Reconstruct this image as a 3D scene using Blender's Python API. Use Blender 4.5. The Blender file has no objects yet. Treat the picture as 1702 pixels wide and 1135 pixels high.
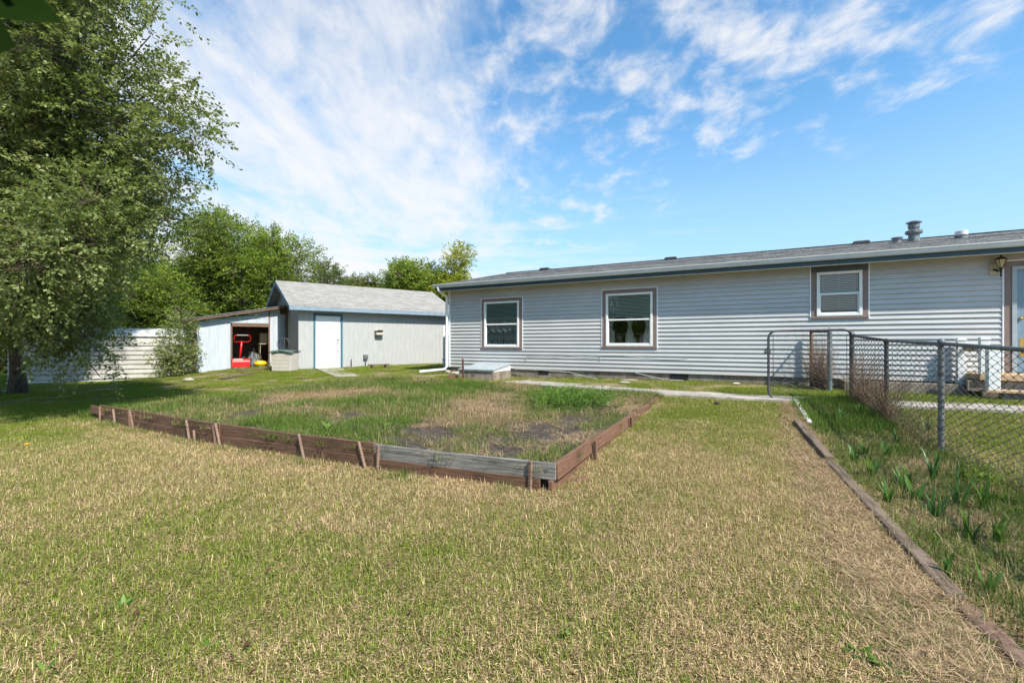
import bpy, math, random
import numpy as np
from mathutils import Vector, Matrix
rs = np.random.RandomState(7); random.seed(7)
S = bpy.context.scene
C = S.collection
F, CX, HY, EYE = 760.0, 851.0, 570.0, 1.25      # photo calibration: focal px, centre x, horizon y, eye height

# ------------------------------------------------------------------ camera
cd = bpy.data.cameras.new('camera'); cam = bpy.data.objects.new('camera', cd); C.objects.link(cam)
cam.location = (0, 0, EYE); cam.rotation_euler = (math.pi/2, 0, 0)
cd.sensor_width = 36; cd.lens = 36*F/1702; cd.shift_y = (HY-567.5)/1702
cd.clip_start = .03; cd.clip_end = 3000
cd.dof.use_dof = True; cd.dof.focus_distance = 4.5; cd.dof.aperture_fstop = 8
S.camera = cam
# ------------------------------------------------------------------ light
EL = math.radians(48); SX, SY = .6, -.8
sd = Vector((SX*math.cos(EL), SY*math.cos(EL), math.sin(EL)))
sl = bpy.data.lights.new('sun', 'SUN'); sl.energy = 4.9; sl.angle = math.radians(.9); sl.color = (1, .94, .84)
so = bpy.data.objects.new('sun', sl); C.objects.link(so); so.location = (8, -10, 30)
so.rotation_euler = sd.to_track_quat('Z', 'Y').to_euler()
S.view_settings.view_transform = 'Standard'; S.view_settings.look = 'None'
S.view_settings.exposure = .72; S.view_settings.gamma = 1
S.cycles.max_bounces = 6; S.cycles.transparent_max_bounces = 12

class NT:
    def __init__(s, nt): s.nt = nt; nt.nodes.clear()
    def n(s, t, ins=None, **kw):
        nd = s.nt.nodes.new(t)
        for k, v in kw.items(): setattr(nd, k, v)
        for k, v in (ins or {}).items(): s.set(nd, k, v)
        return nd
    def set(s, nd, k, v):
        i = nd.inputs[k]
        if isinstance(v, bpy.types.NodeSocket): s.nt.links.new(v, i)
        elif isinstance(v, bpy.types.Node): s.nt.links.new(v.outputs[0], i)
        else: i.default_value = v
    def m(s, op, a, b=0, c=0):
        nd = s.n('ShaderNodeMath', operation=op)
        for i, v in enumerate((a, b, c)): s.set(nd, i, v)
        return nd.outputs[0]
    def vm(s, op, a, b=(0, 0, 0)):
        nd = s.n('ShaderNodeVectorMath', operation=op); s.set(nd, 0, a); s.set(nd, 1, b); return nd
    def mix(s, f, a, b, mode='MIX'):
        nd = s.n('ShaderNodeMix', data_type='RGBA', blend_type=mode)
        for k, v in ((0, f), (6, a), (7, b)):
            if isinstance(v, tuple) and len(v) == 3: v = v+(1,)
            s.set(nd, k, v)
        return nd.outputs[2]
    def ramp(s, f, *st):
        nd = s.n('ShaderNodeValToRGB'); s.set(nd, 0, f); e = nd.color_ramp.elements
        while len(e) < len(st): e.new(.5)
        for el, (p, c) in zip(e, st):
            el.position = p; el.color = (c, c, c, 1) if not isinstance(c, tuple) else c+(1,)
        return nd.outputs[0]
    def mr(s, f, a, b, c=0, d=1, smooth=True):
        nd = s.n('ShaderNodeMapRange', interpolation_type='SMOOTHSTEP' if smooth else 'LINEAR')
        for k, v in enumerate((f, a, b, c, d)): s.set(nd, k, v)
        return nd.outputs[0]
    def noise(s, vec, scale, detail=4, rough=.5, dist=0):
        nd = s.n('ShaderNodeTexNoise', {'Vector': vec, 'Scale': scale, 'Detail': detail, 'Roughness': rough, 'Distortion': dist}); return nd.outputs[0]
    def map(s, vec, sc=(1, 1, 1), rot=(0, 0, 0), loc=(0, 0, 0)):
        return s.n('ShaderNodeMapping', {'Vector': vec, 'Scale': sc, 'Rotation': rot, 'Location': loc}).outputs[0]

def pdir(px, py):
    v = Vector(((px-CX)/F, 1, (HY-py)/F)); v.normalize(); return tuple(v)
W = bpy.data.worlds.new('World'); S.world = W; W.use_nodes = True
g = NT(W.node_tree)
sky = g.n('ShaderNodeTexSky', sky_type='NISHITA', sun_disc=False, sun_elevation=EL, sun_rotation=math.atan2(SX, SY))
sky.air_density = 1.0; sky.dust_density = .6; sky.ozone_density = 2.2
tc = g.n('ShaderNodeTexCoord').outputs['Generated']
sep = g.n('ShaderNodeSeparateXYZ', {0: tc})
zz = g.m('ADD', g.m('MAXIMUM', sep.outputs[2], 0), .16)
P = g.n('ShaderNodeCombineXYZ', {0: g.m('DIVIDE', sep.outputs[0], zz), 1: g.m('DIVIDE', sep.outputs[1], zz)}).outputs[0]
def blob(px, py, r0, r1):           # broad patch of sky, by direction
    d = g.vm('DOT_PRODUCT', tc, pdir(px, py)).outputs['Value']
    return g.mr(d, math.cos(math.radians(r1)), math.cos(math.radians(r0)))
def mx(*a):
    r = a[0]
    for b in a[1:]: r = g.m('MAXIMUM', r, b)
    return r
# high cirrus: wide soft sheet, fanned fibres
Pr = g.map(P, (1.0, .42, 1), (0, 0, math.radians(38)))
fib = g.noise(Pr, 2.3, 9, .62, .8)
fib2 = g.noise(g.map(P, (1, .5, 1), (0, 0, math.radians(30))), 9, 6, .6, .4)
wide = g.noise(P, .8, 5, .55, .3)
sheet = mx(blob(430, 300, 6, 36), g.m('MULTIPLY', blob(640, 330, 4, 24), .8), g.m('MULTIPLY', blob(500, 120, 8, 30), .62), g.m('MULTIPLY', blob(250, 400, 10, 30), .9))
a1 = g.m('ADD', g.m('MULTIPLY', sheet, 1.15), g.m('ADD', g.m('MULTIPLY', g.m('SUBTRACT', fib, .5), 2.9), g.m('MULTIPLY', g.m('SUBTRACT', fib2, .5), 1.3)))
a1 = g.m('ADD', a1, g.m('MULTIPLY', g.m('SUBTRACT', wide, .5), 2.0))
A1 = g.m('MULTIPLY', g.m('MULTIPLY', g.mr(a1, .12, 1.75), g.mr(sheet, 0, .3)), .93)
# broken altocumulus flakes
fl = g.noise(g.map(P, (1, .8, 1), (0, 0, .5)), 7.5, 7, .6, .25)
reg = mx(g.m('MULTIPLY', blob(900, 70, 6, 20), .78), g.m('MULTIPLY', blob(1080, 60, 3, 14), .9), blob(1380, 50, 3, 13), g.m('MULTIPLY', blob(1560, 5, 2, 10), .95), g.m('MULTIPLY', blob(1215, 205, 1, 5.5), .95), g.m('MULTIPLY', blob(960, 270, 5, 15), .62), g.m('MULTIPLY', blob(760, 60, 5, 20), .6))
a2 = g.m('ADD', g.m('MULTIPLY', reg, .75), g.m('MULTIPLY', g.m('SUBTRACT', fl, .5), 2.6))
a2 = g.m('ADD', a2, g.m('MULTIPLY', g.m('SUBTRACT', g.noise(P, 2.6, 4, .5, .2), .5), 1.2))
A2 = g.m('MULTIPLY', g.m('MULTIPLY', g.mr(a2, .32, 1.35), g.mr(reg, 0, .45)), .88)
# thin streaks low over the horizon
lo = g.noise(g.map(tc, (1.2, 1.2, 14)), 3.2, 6, .6, .4)
band = g.m('MULTIPLY', g.mr(sep.outputs[2], .42, .05), g.mr(sep.outputs[0], .75, -.3))
A3 = g.m('MULTIPLY', g.mr(g.m('ADD', lo, g.m('MULTIPLY', band, .22)), .55, .82), g.m('MULTIPLY', band, .95))
ac = g.m('SUBTRACT', 1, g.m('MULTIPLY', g.m('MULTIPLY', g.m('SUBTRACT', 1, A1), g.m('SUBTRACT', 1, A2)), g.m('SUBTRACT', 1, A3)))
hsv = g.n('ShaderNodeMix', {0: 1.0, 6: sky.outputs[0], 7: (.80, 1.28, 1.40, 1)}, data_type='RGBA', blend_type='MULTIPLY')
hsvo = hsv.outputs[2]
skyc = g.mix(g.mr(sep.outputs[2], .5, 0, 0, .75), hsvo, (3.3, 4.35, 5.4))
col = g.mix(ac, skyc, (5.3, 5.3, 5.35))
bg = g.n('ShaderNodeBackground', {'Color': col, 'Strength': .112})
g.n('ShaderNodeOutputWorld', {0: bg})

# ------------------------------------------------------------------ materials
def mat(name, build):
    m = bpy.data.materials.new(name); m.use_nodes = True; g = NT(m.node_tree)
    sh = build(g); g.n('ShaderNodeOutputMaterial', {0: sh}); return m
def pbr(g, col, rough=.7, bump=None, bstr=.3, bdist=.01, **kw):
    ins = {'Base Color': col if not isinstance(col, tuple) or len(col) == 4 else col+(1,), 'Roughness': rough}
    for k, v in kw.items(): ins[k.replace('_', ' ')] = v
    if bump is not None: ins['Normal'] = g.n('ShaderNodeBump', {'Height': bump, 'Strength': bstr, 'Distance': bdist}).outputs[0]
    return g.n('ShaderNodeBsdfPrincipled', ins)
def oc(g): return g.n('ShaderNodeTexCoord').outputs['Object']
def wp(g): return g.n('ShaderNodeNewGeometry').outputs['Position']
def paint(name, c, rough=.5, var=.12, scale=6, dirt=None, **kw):
    def b(g):
        n = g.noise(oc(g), scale, 6, .65)
        c2 = tuple(x*(1-var*2) for x in c)
        col = g.mix(g.mr(n, .35, .7), c2, c)
        if dirt:
            n2 = g.noise(g.map(oc(g), (1, 1, .35), loc=(3, 1, 0)), dirt[1], 7, .7)
            col = g.mix(g.m('MULTIPLY', g.mr(n2, .52, .78), dirt[2]), col, dirt[0])
        return pbr(g, col, rough, n, .08, **kw)
    return mat(name, b)
def wood(name, c1, c2, rough=.75, sc=(3, 40, 40), dirt=.5):
    def b(g):
        v = g.map(oc(g), sc)
        n = g.noise(v, 1.2, 7, .65, 1.2); n2 = g.noise(oc(g), 3, 4, .6)
        w = g.n('ShaderNodeTexWave', {'Vector': g.map(oc(g), (1.2, 9, 9)), 'Scale': 1.1, 'Distortion': 12, 'Detail': 4}, wave_type='BANDS', bands_direction='Z').outputs[1]
        f = g.m('ADD', g.m('MULTIPLY', n, .85), g.m('MULTIPLY', w, .15))
        col = g.mix(g.mr(f, .25, .72), c1, c2)
        col = g.mix(g.m('MULTIPLY', g.mr(n2, .5, .75), dirt), col, tuple(x*.45 for x in c1))
        return pbr(g, col, rough, f, .45, .004)
    return mat(name, b)
M = {}
M['redwood'] = wood('stained_redwood', (.07, .035, .02), (.155, .08, .045))
M['redwood2'] = wood('brighter_redwood', (.11, .053, .03), (.20, .10, .058))
M['grey_wood'] = wood('weathered_grey_plank', (.085, .078, .07), (.25, .235, .21), dirt=.4)
M['stake'] = wood('stake_wood', (.13, .075, .05), (.25, .16, .11))
M['timber'] = wood('old_timber', (.07, .048, .03), (.20, .14, .095), sc=(2, 30, 30))
M['old_wood'] = wood('rotten_brown_wood', (.09, .05, .03), (.2, .12, .08), sc=(30, 30, 2))
M['deck_wood'] = wood('new_deck_wood', (.32, .205, .11), (.54, .385, .235), dirt=.1)
M['siding'] = paint('pale_vinyl_siding', (.51, .515, .515), .5, .07, 1.6, ((.36, .34, .30), 1.8, .35))
def b_siding(g):
    o = oc(g); n = g.noise(g.map(o, (.35, 1, 1)), 1.6, 6, .65); n2 = g.noise(g.map(o, (3, 1, 1.2)), 4, 7, .72); z = g.n('ShaderNodeSeparateXYZ', {0: o}).outputs[2]
    c = g.mix(g.mr(n, .3, .7), (.42, .42, .412), (.50, .498, .488))
    c = g.mix(g.m('MULTIPLY', g.mr(n2, .5, .8), .3), c, (.34, .32, .28))
    c = g.mix(g.m('MULTIPLY', g.mr(g.m('ADD', z, g.m('MULTIPLY', n2, .5)), 1.05, .6), .45), c, (.30, .26, .20))
    0 and g.n('ShaderNodeTexBrick', {'Vector': g.n('ShaderNodeCombineXYZ', {0: g.n('ShaderNodeSeparateXYZ', {0: o}).outputs[0], 1: g.m('SUBTRACT', z, .505)}).outputs[0], 'Color1': (0, 0, 0, 1), 'Color2': (0, 0, 0, 1), 'Mortar': (1, 1, 1, 1), 'Scale': 1, 'Mortar Size': .003, 'Brick Width': 3.6, 'Row Height': .2032}, offset=.43).outputs[0]
    return pbr(g, c, .5, n, .05)
M['siding'] = mat('pale_vinyl_siding_dusty', b_siding)
M['corner'] = paint('white_vinyl_trim', (.76, .78, .79), .4, .03)
M['brown_trim'] = paint('mauve_brown_trim', (.235, .165, .14), .6, .08)
M['navy'] = paint('dark_blue_fascia', (.030, .075, .11), .5, .1)
M['slate_blue'] = paint('slate_blue_trim', (.075, .10, .135), .55, .1)
M['gutter'] = paint('gutter_enamel', (.62, .65, .67), .35, .05, 3, ((.35, .34, .32), 2, .3))
M['cream'] = paint('cream_soffit', (.55, .46, .30), .6, .1)
M['white'] = paint('white_paint', (.80, .80, .78), .4, .04)
M['white_door'] = paint('white_door_paint', (.82, .81, .77), .5, .03, 3, ((.55, .5, .42), 1.6, .22))
M['teal'] = paint('teal_trim', (.035, .15, .21), .6, .1)
M['shed_blue'] = paint('pale_blue_fascia', (.22, .30, .37), .6, .1)
M['blue_door'] = paint('blue_grey_door', (.20, .29, .36), .45, .06)
M['lid'] = paint('blue_grey_lid', (.36, .41, .43), .4, .08, 4, ((.5, .55, .55), 2, .5))
M['brass'] = paint('brass', (.7, .48, .16), .25, .05, Metallic=.9)
M['galv'] = paint('galvanised_steel', (.22, .24, .245), .5, .25, 14, ((.10, .085, .075), 5, .8), Metallic=.4)
M['steel_dark'] = paint('dull_dark_steel', (.12, .12, .125), .5, .25, 20, ((.17, .09, .05), 9, .5), Metallic=.5)
M['wire'] = paint('old_fence_wire', (.045, .043, .04), .65, .3, 10)
M['rust'] = paint('rusty_iron', (.16, .05, .03), .8, .35, 18)
M['near_leaf'] = mat('dark_matt_leaf', lambda g: g.n('ShaderNodeBsdfDiffuse', {'Color': g.mix(g.noise(oc(g), 40, 3), (.004, .011, .002), (.010, .02, .004))}))
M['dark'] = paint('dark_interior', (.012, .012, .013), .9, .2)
M['vent_dark'] = paint('dark_vent', (.02, .02, .022), .6, .2)
M['tan_plastic'] = paint('tan_plastic', (.50, .46, .40), .55, .06, 4, ((.28, .25, .2), 2, .4))
M['green_lid'] = paint('dark_green_plastic', (.09, .15, .125), .5, .15, 4, ((.25, .28, .25), 3, .4))
M['red'] = paint('red_enamel', (.62, .02, .02), .3, .1)
M['yellow'] = paint('yellow_plastic', (.8, .47, .01), .4, .06)
M['blackp'] = paint('black_plastic', (.02, .02, .02), .45, .1)
M['greyp'] = paint('grey_plastic', (.25, .27, .27), .5, .15)
M['cable'] = paint('grey_cable', (.45, .45, .42), .6, .1)
M['brick'] = paint('red_brick', (.26, .10, .08), .9, .3, 14)
M['rock'] = paint('pale_stone', (.42, .38, .32), .9, .2, 10)
M['twig'] = paint('grey_brown_twig', (.22, .17, .12), .85, .25, 12)
M['vine'] = paint('dry_brown_vine', (.22, .14, .085), .9, .35, 9)
M['lampglass'] = paint('amber_lamp_glass', (.50, .38, .20), .15, .1, 4)
M['pipe_white'] = paint('chalky_white_pipe', (.62, .62, .6), .6, .1, 8, ((.3, .25, .2), 4, .5))

def b_bark(g):
    n = g.noise(g.map(oc(g), (9, 9, 1.6)), 2.2, 8, .7, .6)
    return pbr(g, g.mix(g.mr(n, .3, .7), (.035, .027, .02), (.17, .135, .105)), .95, n, .9, .03)
M['bark'] = mat('furrowed_bark', b_bark)
def b_conc(g):
    n = g.noise(wp(g), 3, 8, .7); n2 = g.noise(wp(g), 45, 4, .6)
    c = g.mix(g.mr(n, .3, .72), (.20, .17, .135), (.47, .42, .36))
    c = g.mix(g.m('MULTIPLY', n2, .25), c, (.2, .18, .16)); return pbr(g, c, .92, n2, .3, .004)
M['concrete'] = mat('pale_path_concrete', b_conc)
def b_found(g):
    n = g.noise(g.map(wp(g), (1, 1, .5)), 3.2, 8, .7); w = g.n('ShaderNodeSeparateXYZ', {0: wp(g)}).outputs[2]
    c = g.mix(g.mr(n, .3, .72), (.12, .095, .075), (.32, .27, .21))
    st = g.noise(g.map(wp(g), (9, 9, .6)), 2, 4, .6)
    c = g.mix(g.m('MULTIPLY', g.mr(st, .5, .75), .5), c, (.07, .055, .045)); return pbr(g, c, .95, n, .4, .006)
M['foundation'] = mat('stained_foundation_concrete', b_found)
def shingle(name, c1, c2, c3):
    def b(g):
        o = oc(g)
        br = g.n('ShaderNodeTexBrick', {'Vector': g.map(o, (1, 1, 1)), 'Color1': (.2, .2, .2, 1), 'Color2': (.9, .9, .9, 1), 'Mortar': (0, 0, 0, 1), 'Scale': 1, 'Mortar Size': .006, 'Brick Width': .31, 'Row Height': .135, 'Bias': 0}, offset=.37)
        n = g.noise(o, 30, 5, .7); n3 = g.noise(o, 1.6, 6, .7); n4 = g.noise(g.map(o, (3, 8, 8)), 3, 4, .6)
        c = g.mix(g.mr(g.m('ADD', g.m('MULTIPLY', br.outputs[0], .5), g.m('MULTIPLY', n4, .6)), .3, .85), c1, c2)
        c = g.mix(g.m('MULTIPLY', g.mr(n, .45, .7), .6), c, c3)
        c = g.mix(g.m('MULTIPLY', g.mr(n3, .45, .7), .3), c, c1)
        c = g.mix(g.m('MULTIPLY', br.outputs[1], .7), c, tuple(x*.3 for x in c1))
        return pbr(g, c, .92, g.m('SUBTRACT', n, g.m('MULTIPLY', br.outputs[1], 1.5)), .5, .008)
    return mat(name, b)
M['shingle_dark'] = shingle('dark_grey_shingles', (.13, .125, .12), (.38, .37, .355), (.60, .585, .56))
M['shingle_light'] = shingle('pale_grey_shingles', (.22, .205, .185), (.33, .31, .285), (.42, .40, .37))
def b_panel(c, peel, groove=.2):
    def b(g):
        o = oc(g); sx = g.n('ShaderNodeSeparateXYZ', {0: o}).outputs[0]
        fr = g.m('FRACT', g.m('DIVIDE', g.m('ADD', sx, 50), groove))
        gr = g.m('MULTIPLY', g.mr(fr, 0, .05), g.mr(fr, 1, .97))
        n = g.noise(g.map(o, (8, 8, .9)), 2.4, 8, .7); n2 = g.noise(g.map(o, (1, 1, .7)), 14, 7, .75)
        col = g.mix(g.mr(n, .35, .7), tuple(x*.83 for x in c), c)
        col = g.mix(g.mr(n2, .66, .71, 0, peel), col, (.16, .11, .075))
        low = g.n('ShaderNodeSeparateXYZ', {0: o}).outputs[2]
        col = g.mix(g.m('MULTIPLY', g.mr(g.m('ADD', low, g.m('MULTIPLY', n2, .3)), .33, .05), .5), col, (.20, .14, .09))
        col = g.mix(g.m('MULTIPLY', g.m('SUBTRACT', 1, gr), .18), col, (.12, .12, .12))
        return pbr(g, col, .75, g.m('ADD', gr, g.m('MULTIPLY', n, .2)), .5, .006)
    return b
M['shed_panel'] = mat('grey_grooved_panel', b_panel((.42, .425, .415), .25))
M['lean_panel'] = mat('peeling_blue_white_boards', b_panel((.48, .53, .575), .9, .3))
def b_metal(g):
    o = oc(g); n = g.noise(g.map(o, (.6, 1, 1)), 3, 7, .7)
    c = g.mix(g.mr(n, .4, .75), (.44, .425, .39), (.60, .585, .55)); return pbr(g, c, .45, n, .05)
M['ribbed'] = mat('cream_ribbed_metal', b_metal)
M['ribbed_top'] = paint('mouldy_white_top', (.62, .62, .60), .6, .25, 5, ((.12, .12, .12), 4, .8))
def b_glass(g):
    fr = g.n('ShaderNodeFresnel', {'IOR': 1.55}).outputs[0]
    gl = g.n('ShaderNodeBsdfGlossy', {'Color': (.9, .95, 1, 1), 'Roughness': .02, 'Normal': g.n('ShaderNodeBump', {'Height': g.noise(oc(g), 1.5, 1), 'Strength': .12, 'Distance': .02}).outputs[0]})
    tr = g.n('ShaderNodeBsdfTransparent', {'Color': (.80, .86, .85, 1)})
    return g.n('ShaderNodeMixShader', {0: g.m('MINIMUM', g.m('ADD', g.m('MULTIPLY', fr, 1.2), .03), 1), 1: tr, 2: gl})
M['glass'] = mat('window_glass', b_glass)
def b_cloth(c, alpha_pat):
    def b(g):
        d = g.n('ShaderNodeBsdfDiffuse', {'Color': c+(1,)}); t = g.n('ShaderNodeBsdfTranslucent', {'Color': c+(1,)})
        m1 = g.n('ShaderNodeMixShader', {0: .25, 1: d, 2: t})
        if not alpha_pat: return m1
        v = g.n('ShaderNodeTexVoronoi', {'Vector': g.map(oc(g), (1, .01, 1)), 'Scale': 55}, feature='DISTANCE_TO_EDGE').outputs[0]
        s = g.noise(g.map(oc(g), (60, 0, .6)), 1, 3, .6); z = g.n('ShaderNodeSeparateXYZ', {0: oc(g)}).outputs[2]
        band = g.mr(g.m('SINE', g.m('MULTIPLY', z, 19)), .1, .7)
        a = g.m('ADD', g.m('ADD', .2, g.m('MULTIPLY', g.mr(s, .35, .6), .7)), g.m('MULTIPLY', band, g.mr(v, .22, .05, 0, .8)))
        return g.n('ShaderNodeMixShader', {0: g.m('MINIMUM', a, .85), 1: g.n('ShaderNodeBsdfTransparent'), 2: m1})
    return b
M['lace'] = mat('grey_lace', b_cloth((.82, .85, .85), True))
M['curtain'] = mat('cream_curtain_cloth', b_cloth((.80, .78, .68), False))
M['blind'] = mat('pale_blind_slats', b_cloth((.78, .84, .76), False))

def leafmat(name, dark, mid, light, rough=.5):
    def b(g):
        r = g.n('ShaderNodeAttribute', attribute_name='rnd').outputs['Fac']
        n = g.noise(wp(g), 1.1, 3, .6)
        f = g.m('ADD', g.m('MULTIPLY', r, .7), g.m('MULTIPLY', g.m('SUBTRACT', n, .5), .9))
        c = g.ramp(f, (.0, dark), (.35, mid), (.72, light), (.97, tuple((a+b_)/2 for a, b_ in zip(light, (.30, .25, .03)))))
        p = pbr(g, c, rough); p.inputs['Specular IOR Level'].default_value = .35
        t = g.n('ShaderNodeBsdfTranslucent', {'Color': g.mix(.35, c, (.30, .38, .04))})
        return g.n('ShaderNodeMixShader', {0: .42, 1: p, 2: t})
    return mat(name, b)
M['leaf_elm'] = leafmat('elm_leaf', (.11, .15, .045), (.22, .27, .085), (.38, .40, .18))
M['leaf_green'] = leafmat('green_leaf', (.09, .14, .02), (.18, .26, .03), (.32, .38, .06))
M['leaf_bright'] = leafmat('bright_leaf', (.11, .17, .02), (.22, .31, .035), (.36, .43, .06))
M['leaf_dark'] = leafmat('dark_leaf', (.05, .075, .022), (.10, .135, .035), (.19, .21, .06))
M['leaf_olive'] = leafmat('olive_leaf', (.09, .11, .025), (.16, .18, .04), (.25, .25, .07))
M['leaf_yellow'] = leafmat('yellow_green_leaf', (.20, .25, .02), (.42, .45, .03), (.66, .60, .05))
M['iris'] = leafmat('iris_leaf', (.04, .10, .025), (.07, .17, .04), (.13, .25, .05), .4)
M['weed'] = leafmat('weed_leaf', (.06, .13, .02), (.11, .22, .03), (.20, .32, .06))
def grassmat(name, g1, g2, d1, d2):
    def b(g):
        r = g.n('ShaderNodeAttribute', attribute_name='rnd').outputs['Fac']
        r2 = g.n('ShaderNodeAttribute', attribute_name='rnd2').outputs['Fac']
        dry = g.n('ShaderNodeAttribute', attribute_name='dry', attribute_type='INSTANCER').outputs['Fac']
        n = g.noise(wp(g), 11, 4, .6); nb = g.noise(wp(g), 1.7, 5, .65, .5)
        f = g.m('ADD', dry, g.m('MULTIPLY', g.m('SUBTRACT', n, .5), .9)); f = g.m('ADD', f, g.m('MULTIPLY', g.m('SUBTRACT', nb, .5), .55))
        k = g.mr(g.m('SUBTRACT', f, r), -.1, .1)
        gr = g.mix(r2, g1, g2); st = g.mix(r2, d1, d2)
        c = g.mix(k, gr, st)
        d = g.n('ShaderNodeBsdfDiffuse', {'Color': c}); t = g.n('ShaderNodeBsdfTranslucent', {'Color': c})
        return g.n('ShaderNodeMixShader', {0: .3, 1: d, 2: t})
    return mat(name, b)
M['grass'] = grassmat('lawn_blades', (.11, .18, .02), (.33, .38, .06), (.26, .17, .08), (.95, .72, .42))
M['weedgrass'] = grassmat('rough_weedy_blades', (.055, .115, .018), (.17, .235, .05), (.17, .11, .055), (.62, .45, .26))
M['straw'] = grassmat('straw', (.05, .11, .015), (.14, .20, .04), (.10, .062, .033), (.74, .54, .33))
def b_ground(g):
    p = wp(g); n = g.noise(p, 18, 8, .7); n2 = g.noise(p, 1.3, 5, .6, .4); n3 = g.noise(p, 70, 4, .7)
    c = g.mix(g.mr(n, .35, .66), (.09, .065, .033), (.30, .22, .11))
    c = g.mix(g.mr(n3, .5, .64, 0, .75), c, (.40, .29, .16))
    c = g.mix(g.mr(n2, .5, .7, 0, .35), c, (.12, .14, .045))
    far = g.mr(g.n('ShaderNodeSeparateXYZ', {0: p}).outputs[1], 30, 60)
    c = g.mix(far, c, (.10, .13, .04)); return pbr(g, c, .95, n, .8, .03)
M['ground'] = mat('thatchy_ground', b_ground)
def b_soil(g):
    p = wp(g); n = g.noise(p, 14, 8, .72); n3 = g.noise(p, 60, 5, .7); n2 = g.noise(p, 1.8, 4, .6)
    c = g.mix(g.mr(n, .35, .7), (.03, .021, .015), (.13, .092, .066))
    c = g.mix(g.m('MULTIPLY', g.mr(n3, .6, .7), .45), c, (.30, .24, .17))
    return pbr(g, c, .97, g.m('ADD', n, g.m('MULTIPLY', n3, .3)), 1, .05)
M['soil'] = mat('dark_crumbly_soil', b_soil)

# ------------------------------------------------------------------ mesh tools
class MB:
    def __init__(s): s.v = []; s.f = []
    def add(s, vs, fs):
        o = len(s.v); s.v += [tuple(p) for p in vs]; s.f += [tuple(i+o for i in f) for f in fs]; return s
    def box(s, x0, x1, y0, y1, z0, z1):
        return s.add([(x0,y0,z0),(x1,y0,z0),(x1,y1,z0),(x0,y1,z0),(x0,y0,z1),(x1,y0,z1),(x1,y1,z1),(x0,y1,z1)],
                     [(0,3,2,1),(4,5,6,7),(0,1,5,4),(1,2,6,5),(2,3,7,6),(3,0,4,7)])
    def quad(s, *p): return s.add(p, [tuple(range(len(p)))])
    def prism(s, prof, a, b, axis='x'):      # prof = [(u,v)] extruded along axis from a to b
        n = len(prof)
        mk = {'x': lambda t, u, v: (t, u, v), 'y': lambda t, u, v: (u, t, v), 'z': lambda t, u, v: (u, v, t)}[axis]
        vs = [mk(a, u, v) for u, v in prof]+[mk(b, u, v) for u, v in prof]
        fs = [(i, (i+1) % n, n+(i+1) % n, n+i) for i in range(n)]+[tuple(range(n))[::-1], tuple(range(n, 2*n))]
        return s.add(vs, fs)
    def tube(s, pts, r, k=8, cap=True):
        pts = [Vector(p) for p in pts]; rr = r if hasattr(r, '__len__') else [r]*len(pts); n = len(pts)
        up = None; o = len(s.v)
        for i, p in enumerate(pts):
            d = (pts[min(i+1, n-1)]-pts[max(i-1, 0)]).normalized()
            if up is None: up = Vector((0, 0, 1)) if abs(d.z) < .9 else Vector((1, 0, 0))
            a = d.cross(up); a = a.normalized() if a.length > 1e-6 else d.orthogonal().normalized()
            b = a.cross(d).normalized(); up = b
            for j in range(k):
                t = 2*math.pi*j/k; q = p+(a*math.cos(t)+b*math.sin(t))*rr[i]; s.v.append(tuple(q))
        for i in range(n-1):
            for j in range(k):
                s.f.append((o+i*k+j, o+i*k+(j+1) % k, o+(i+1)*k+(j+1) % k, o+(i+1)*k+j))
        if cap: s.f.append(tuple(o+j for j in range(k))[::-1]); s.f.append(tuple(o+(n-1)*k+j for j in range(k)))
        return s
    def lathe(s, prof, c=(0, 0, 0), k=20):
        return s.tube([(c[0], c[1], c[2]+z) for r, z in prof], [r for r, z in prof], k) if False else s._lathe(prof, c, k)
    def _lathe(s, prof, c, k):
        o = len(s.v)
        for r, z in prof:
            for j in range(k): t = 2*math.pi*j/k; s.v.append((c[0]+r*math.cos(t), c[1]+r*math.sin(t), c[2]+z))
        for i in range(len(prof)-1):
            for j in range(k): s.f.append((o+i*k+j, o+i*k+(j+1) % k, o+(i+1)*k+(j+1) % k, o+(i+1)*k+j))
        s.f.append(tuple(o+j for j in range(k))[::-1]); s.f.append(tuple(o+(len(prof)-1)*k+j for j in range(k)))
        return s
    def build(s, name, m, parent=None, loc=None, rot=None, smooth=False, bevel=0, label=None):
        me = bpy.data.meshes.new(name); me.from_pydata(s.v, [], s.f); me.materials.append(M[m] if isinstance(m, str) else m)
        if smooth: me.polygons.foreach_set('use_smooth', [True]*len(me.polygons))
        o = bpy.data.objects.new(name, me); C.objects.link(o)
        if parent: o.parent = parent
        if loc is not None: o.location = loc
        if rot is not None: o.rotation_euler = rot
        if bevel:
            b = o.modifiers.new('bevel', 'BEVEL'); b.width = bevel; b.segments = 2; b.limit_method = 'ANGLE'
        if label: o['label'] = label
        return o
def tag(o, label=None, cat=None, group=None, kind=None):
    for k, v in (('label', label), ('category', cat), ('group', group), ('kind', kind)):
        if v: o[k] = v
    return o
def thing(name, loc, rz, label, cat, group=None):
    o = bpy.data.objects.new(name, None); o.empty_display_size = .1; C.objects.link(o)
    o.location = loc; o.rotation_euler = (0, 0, rz); return tag(o, label, cat, group)
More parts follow.
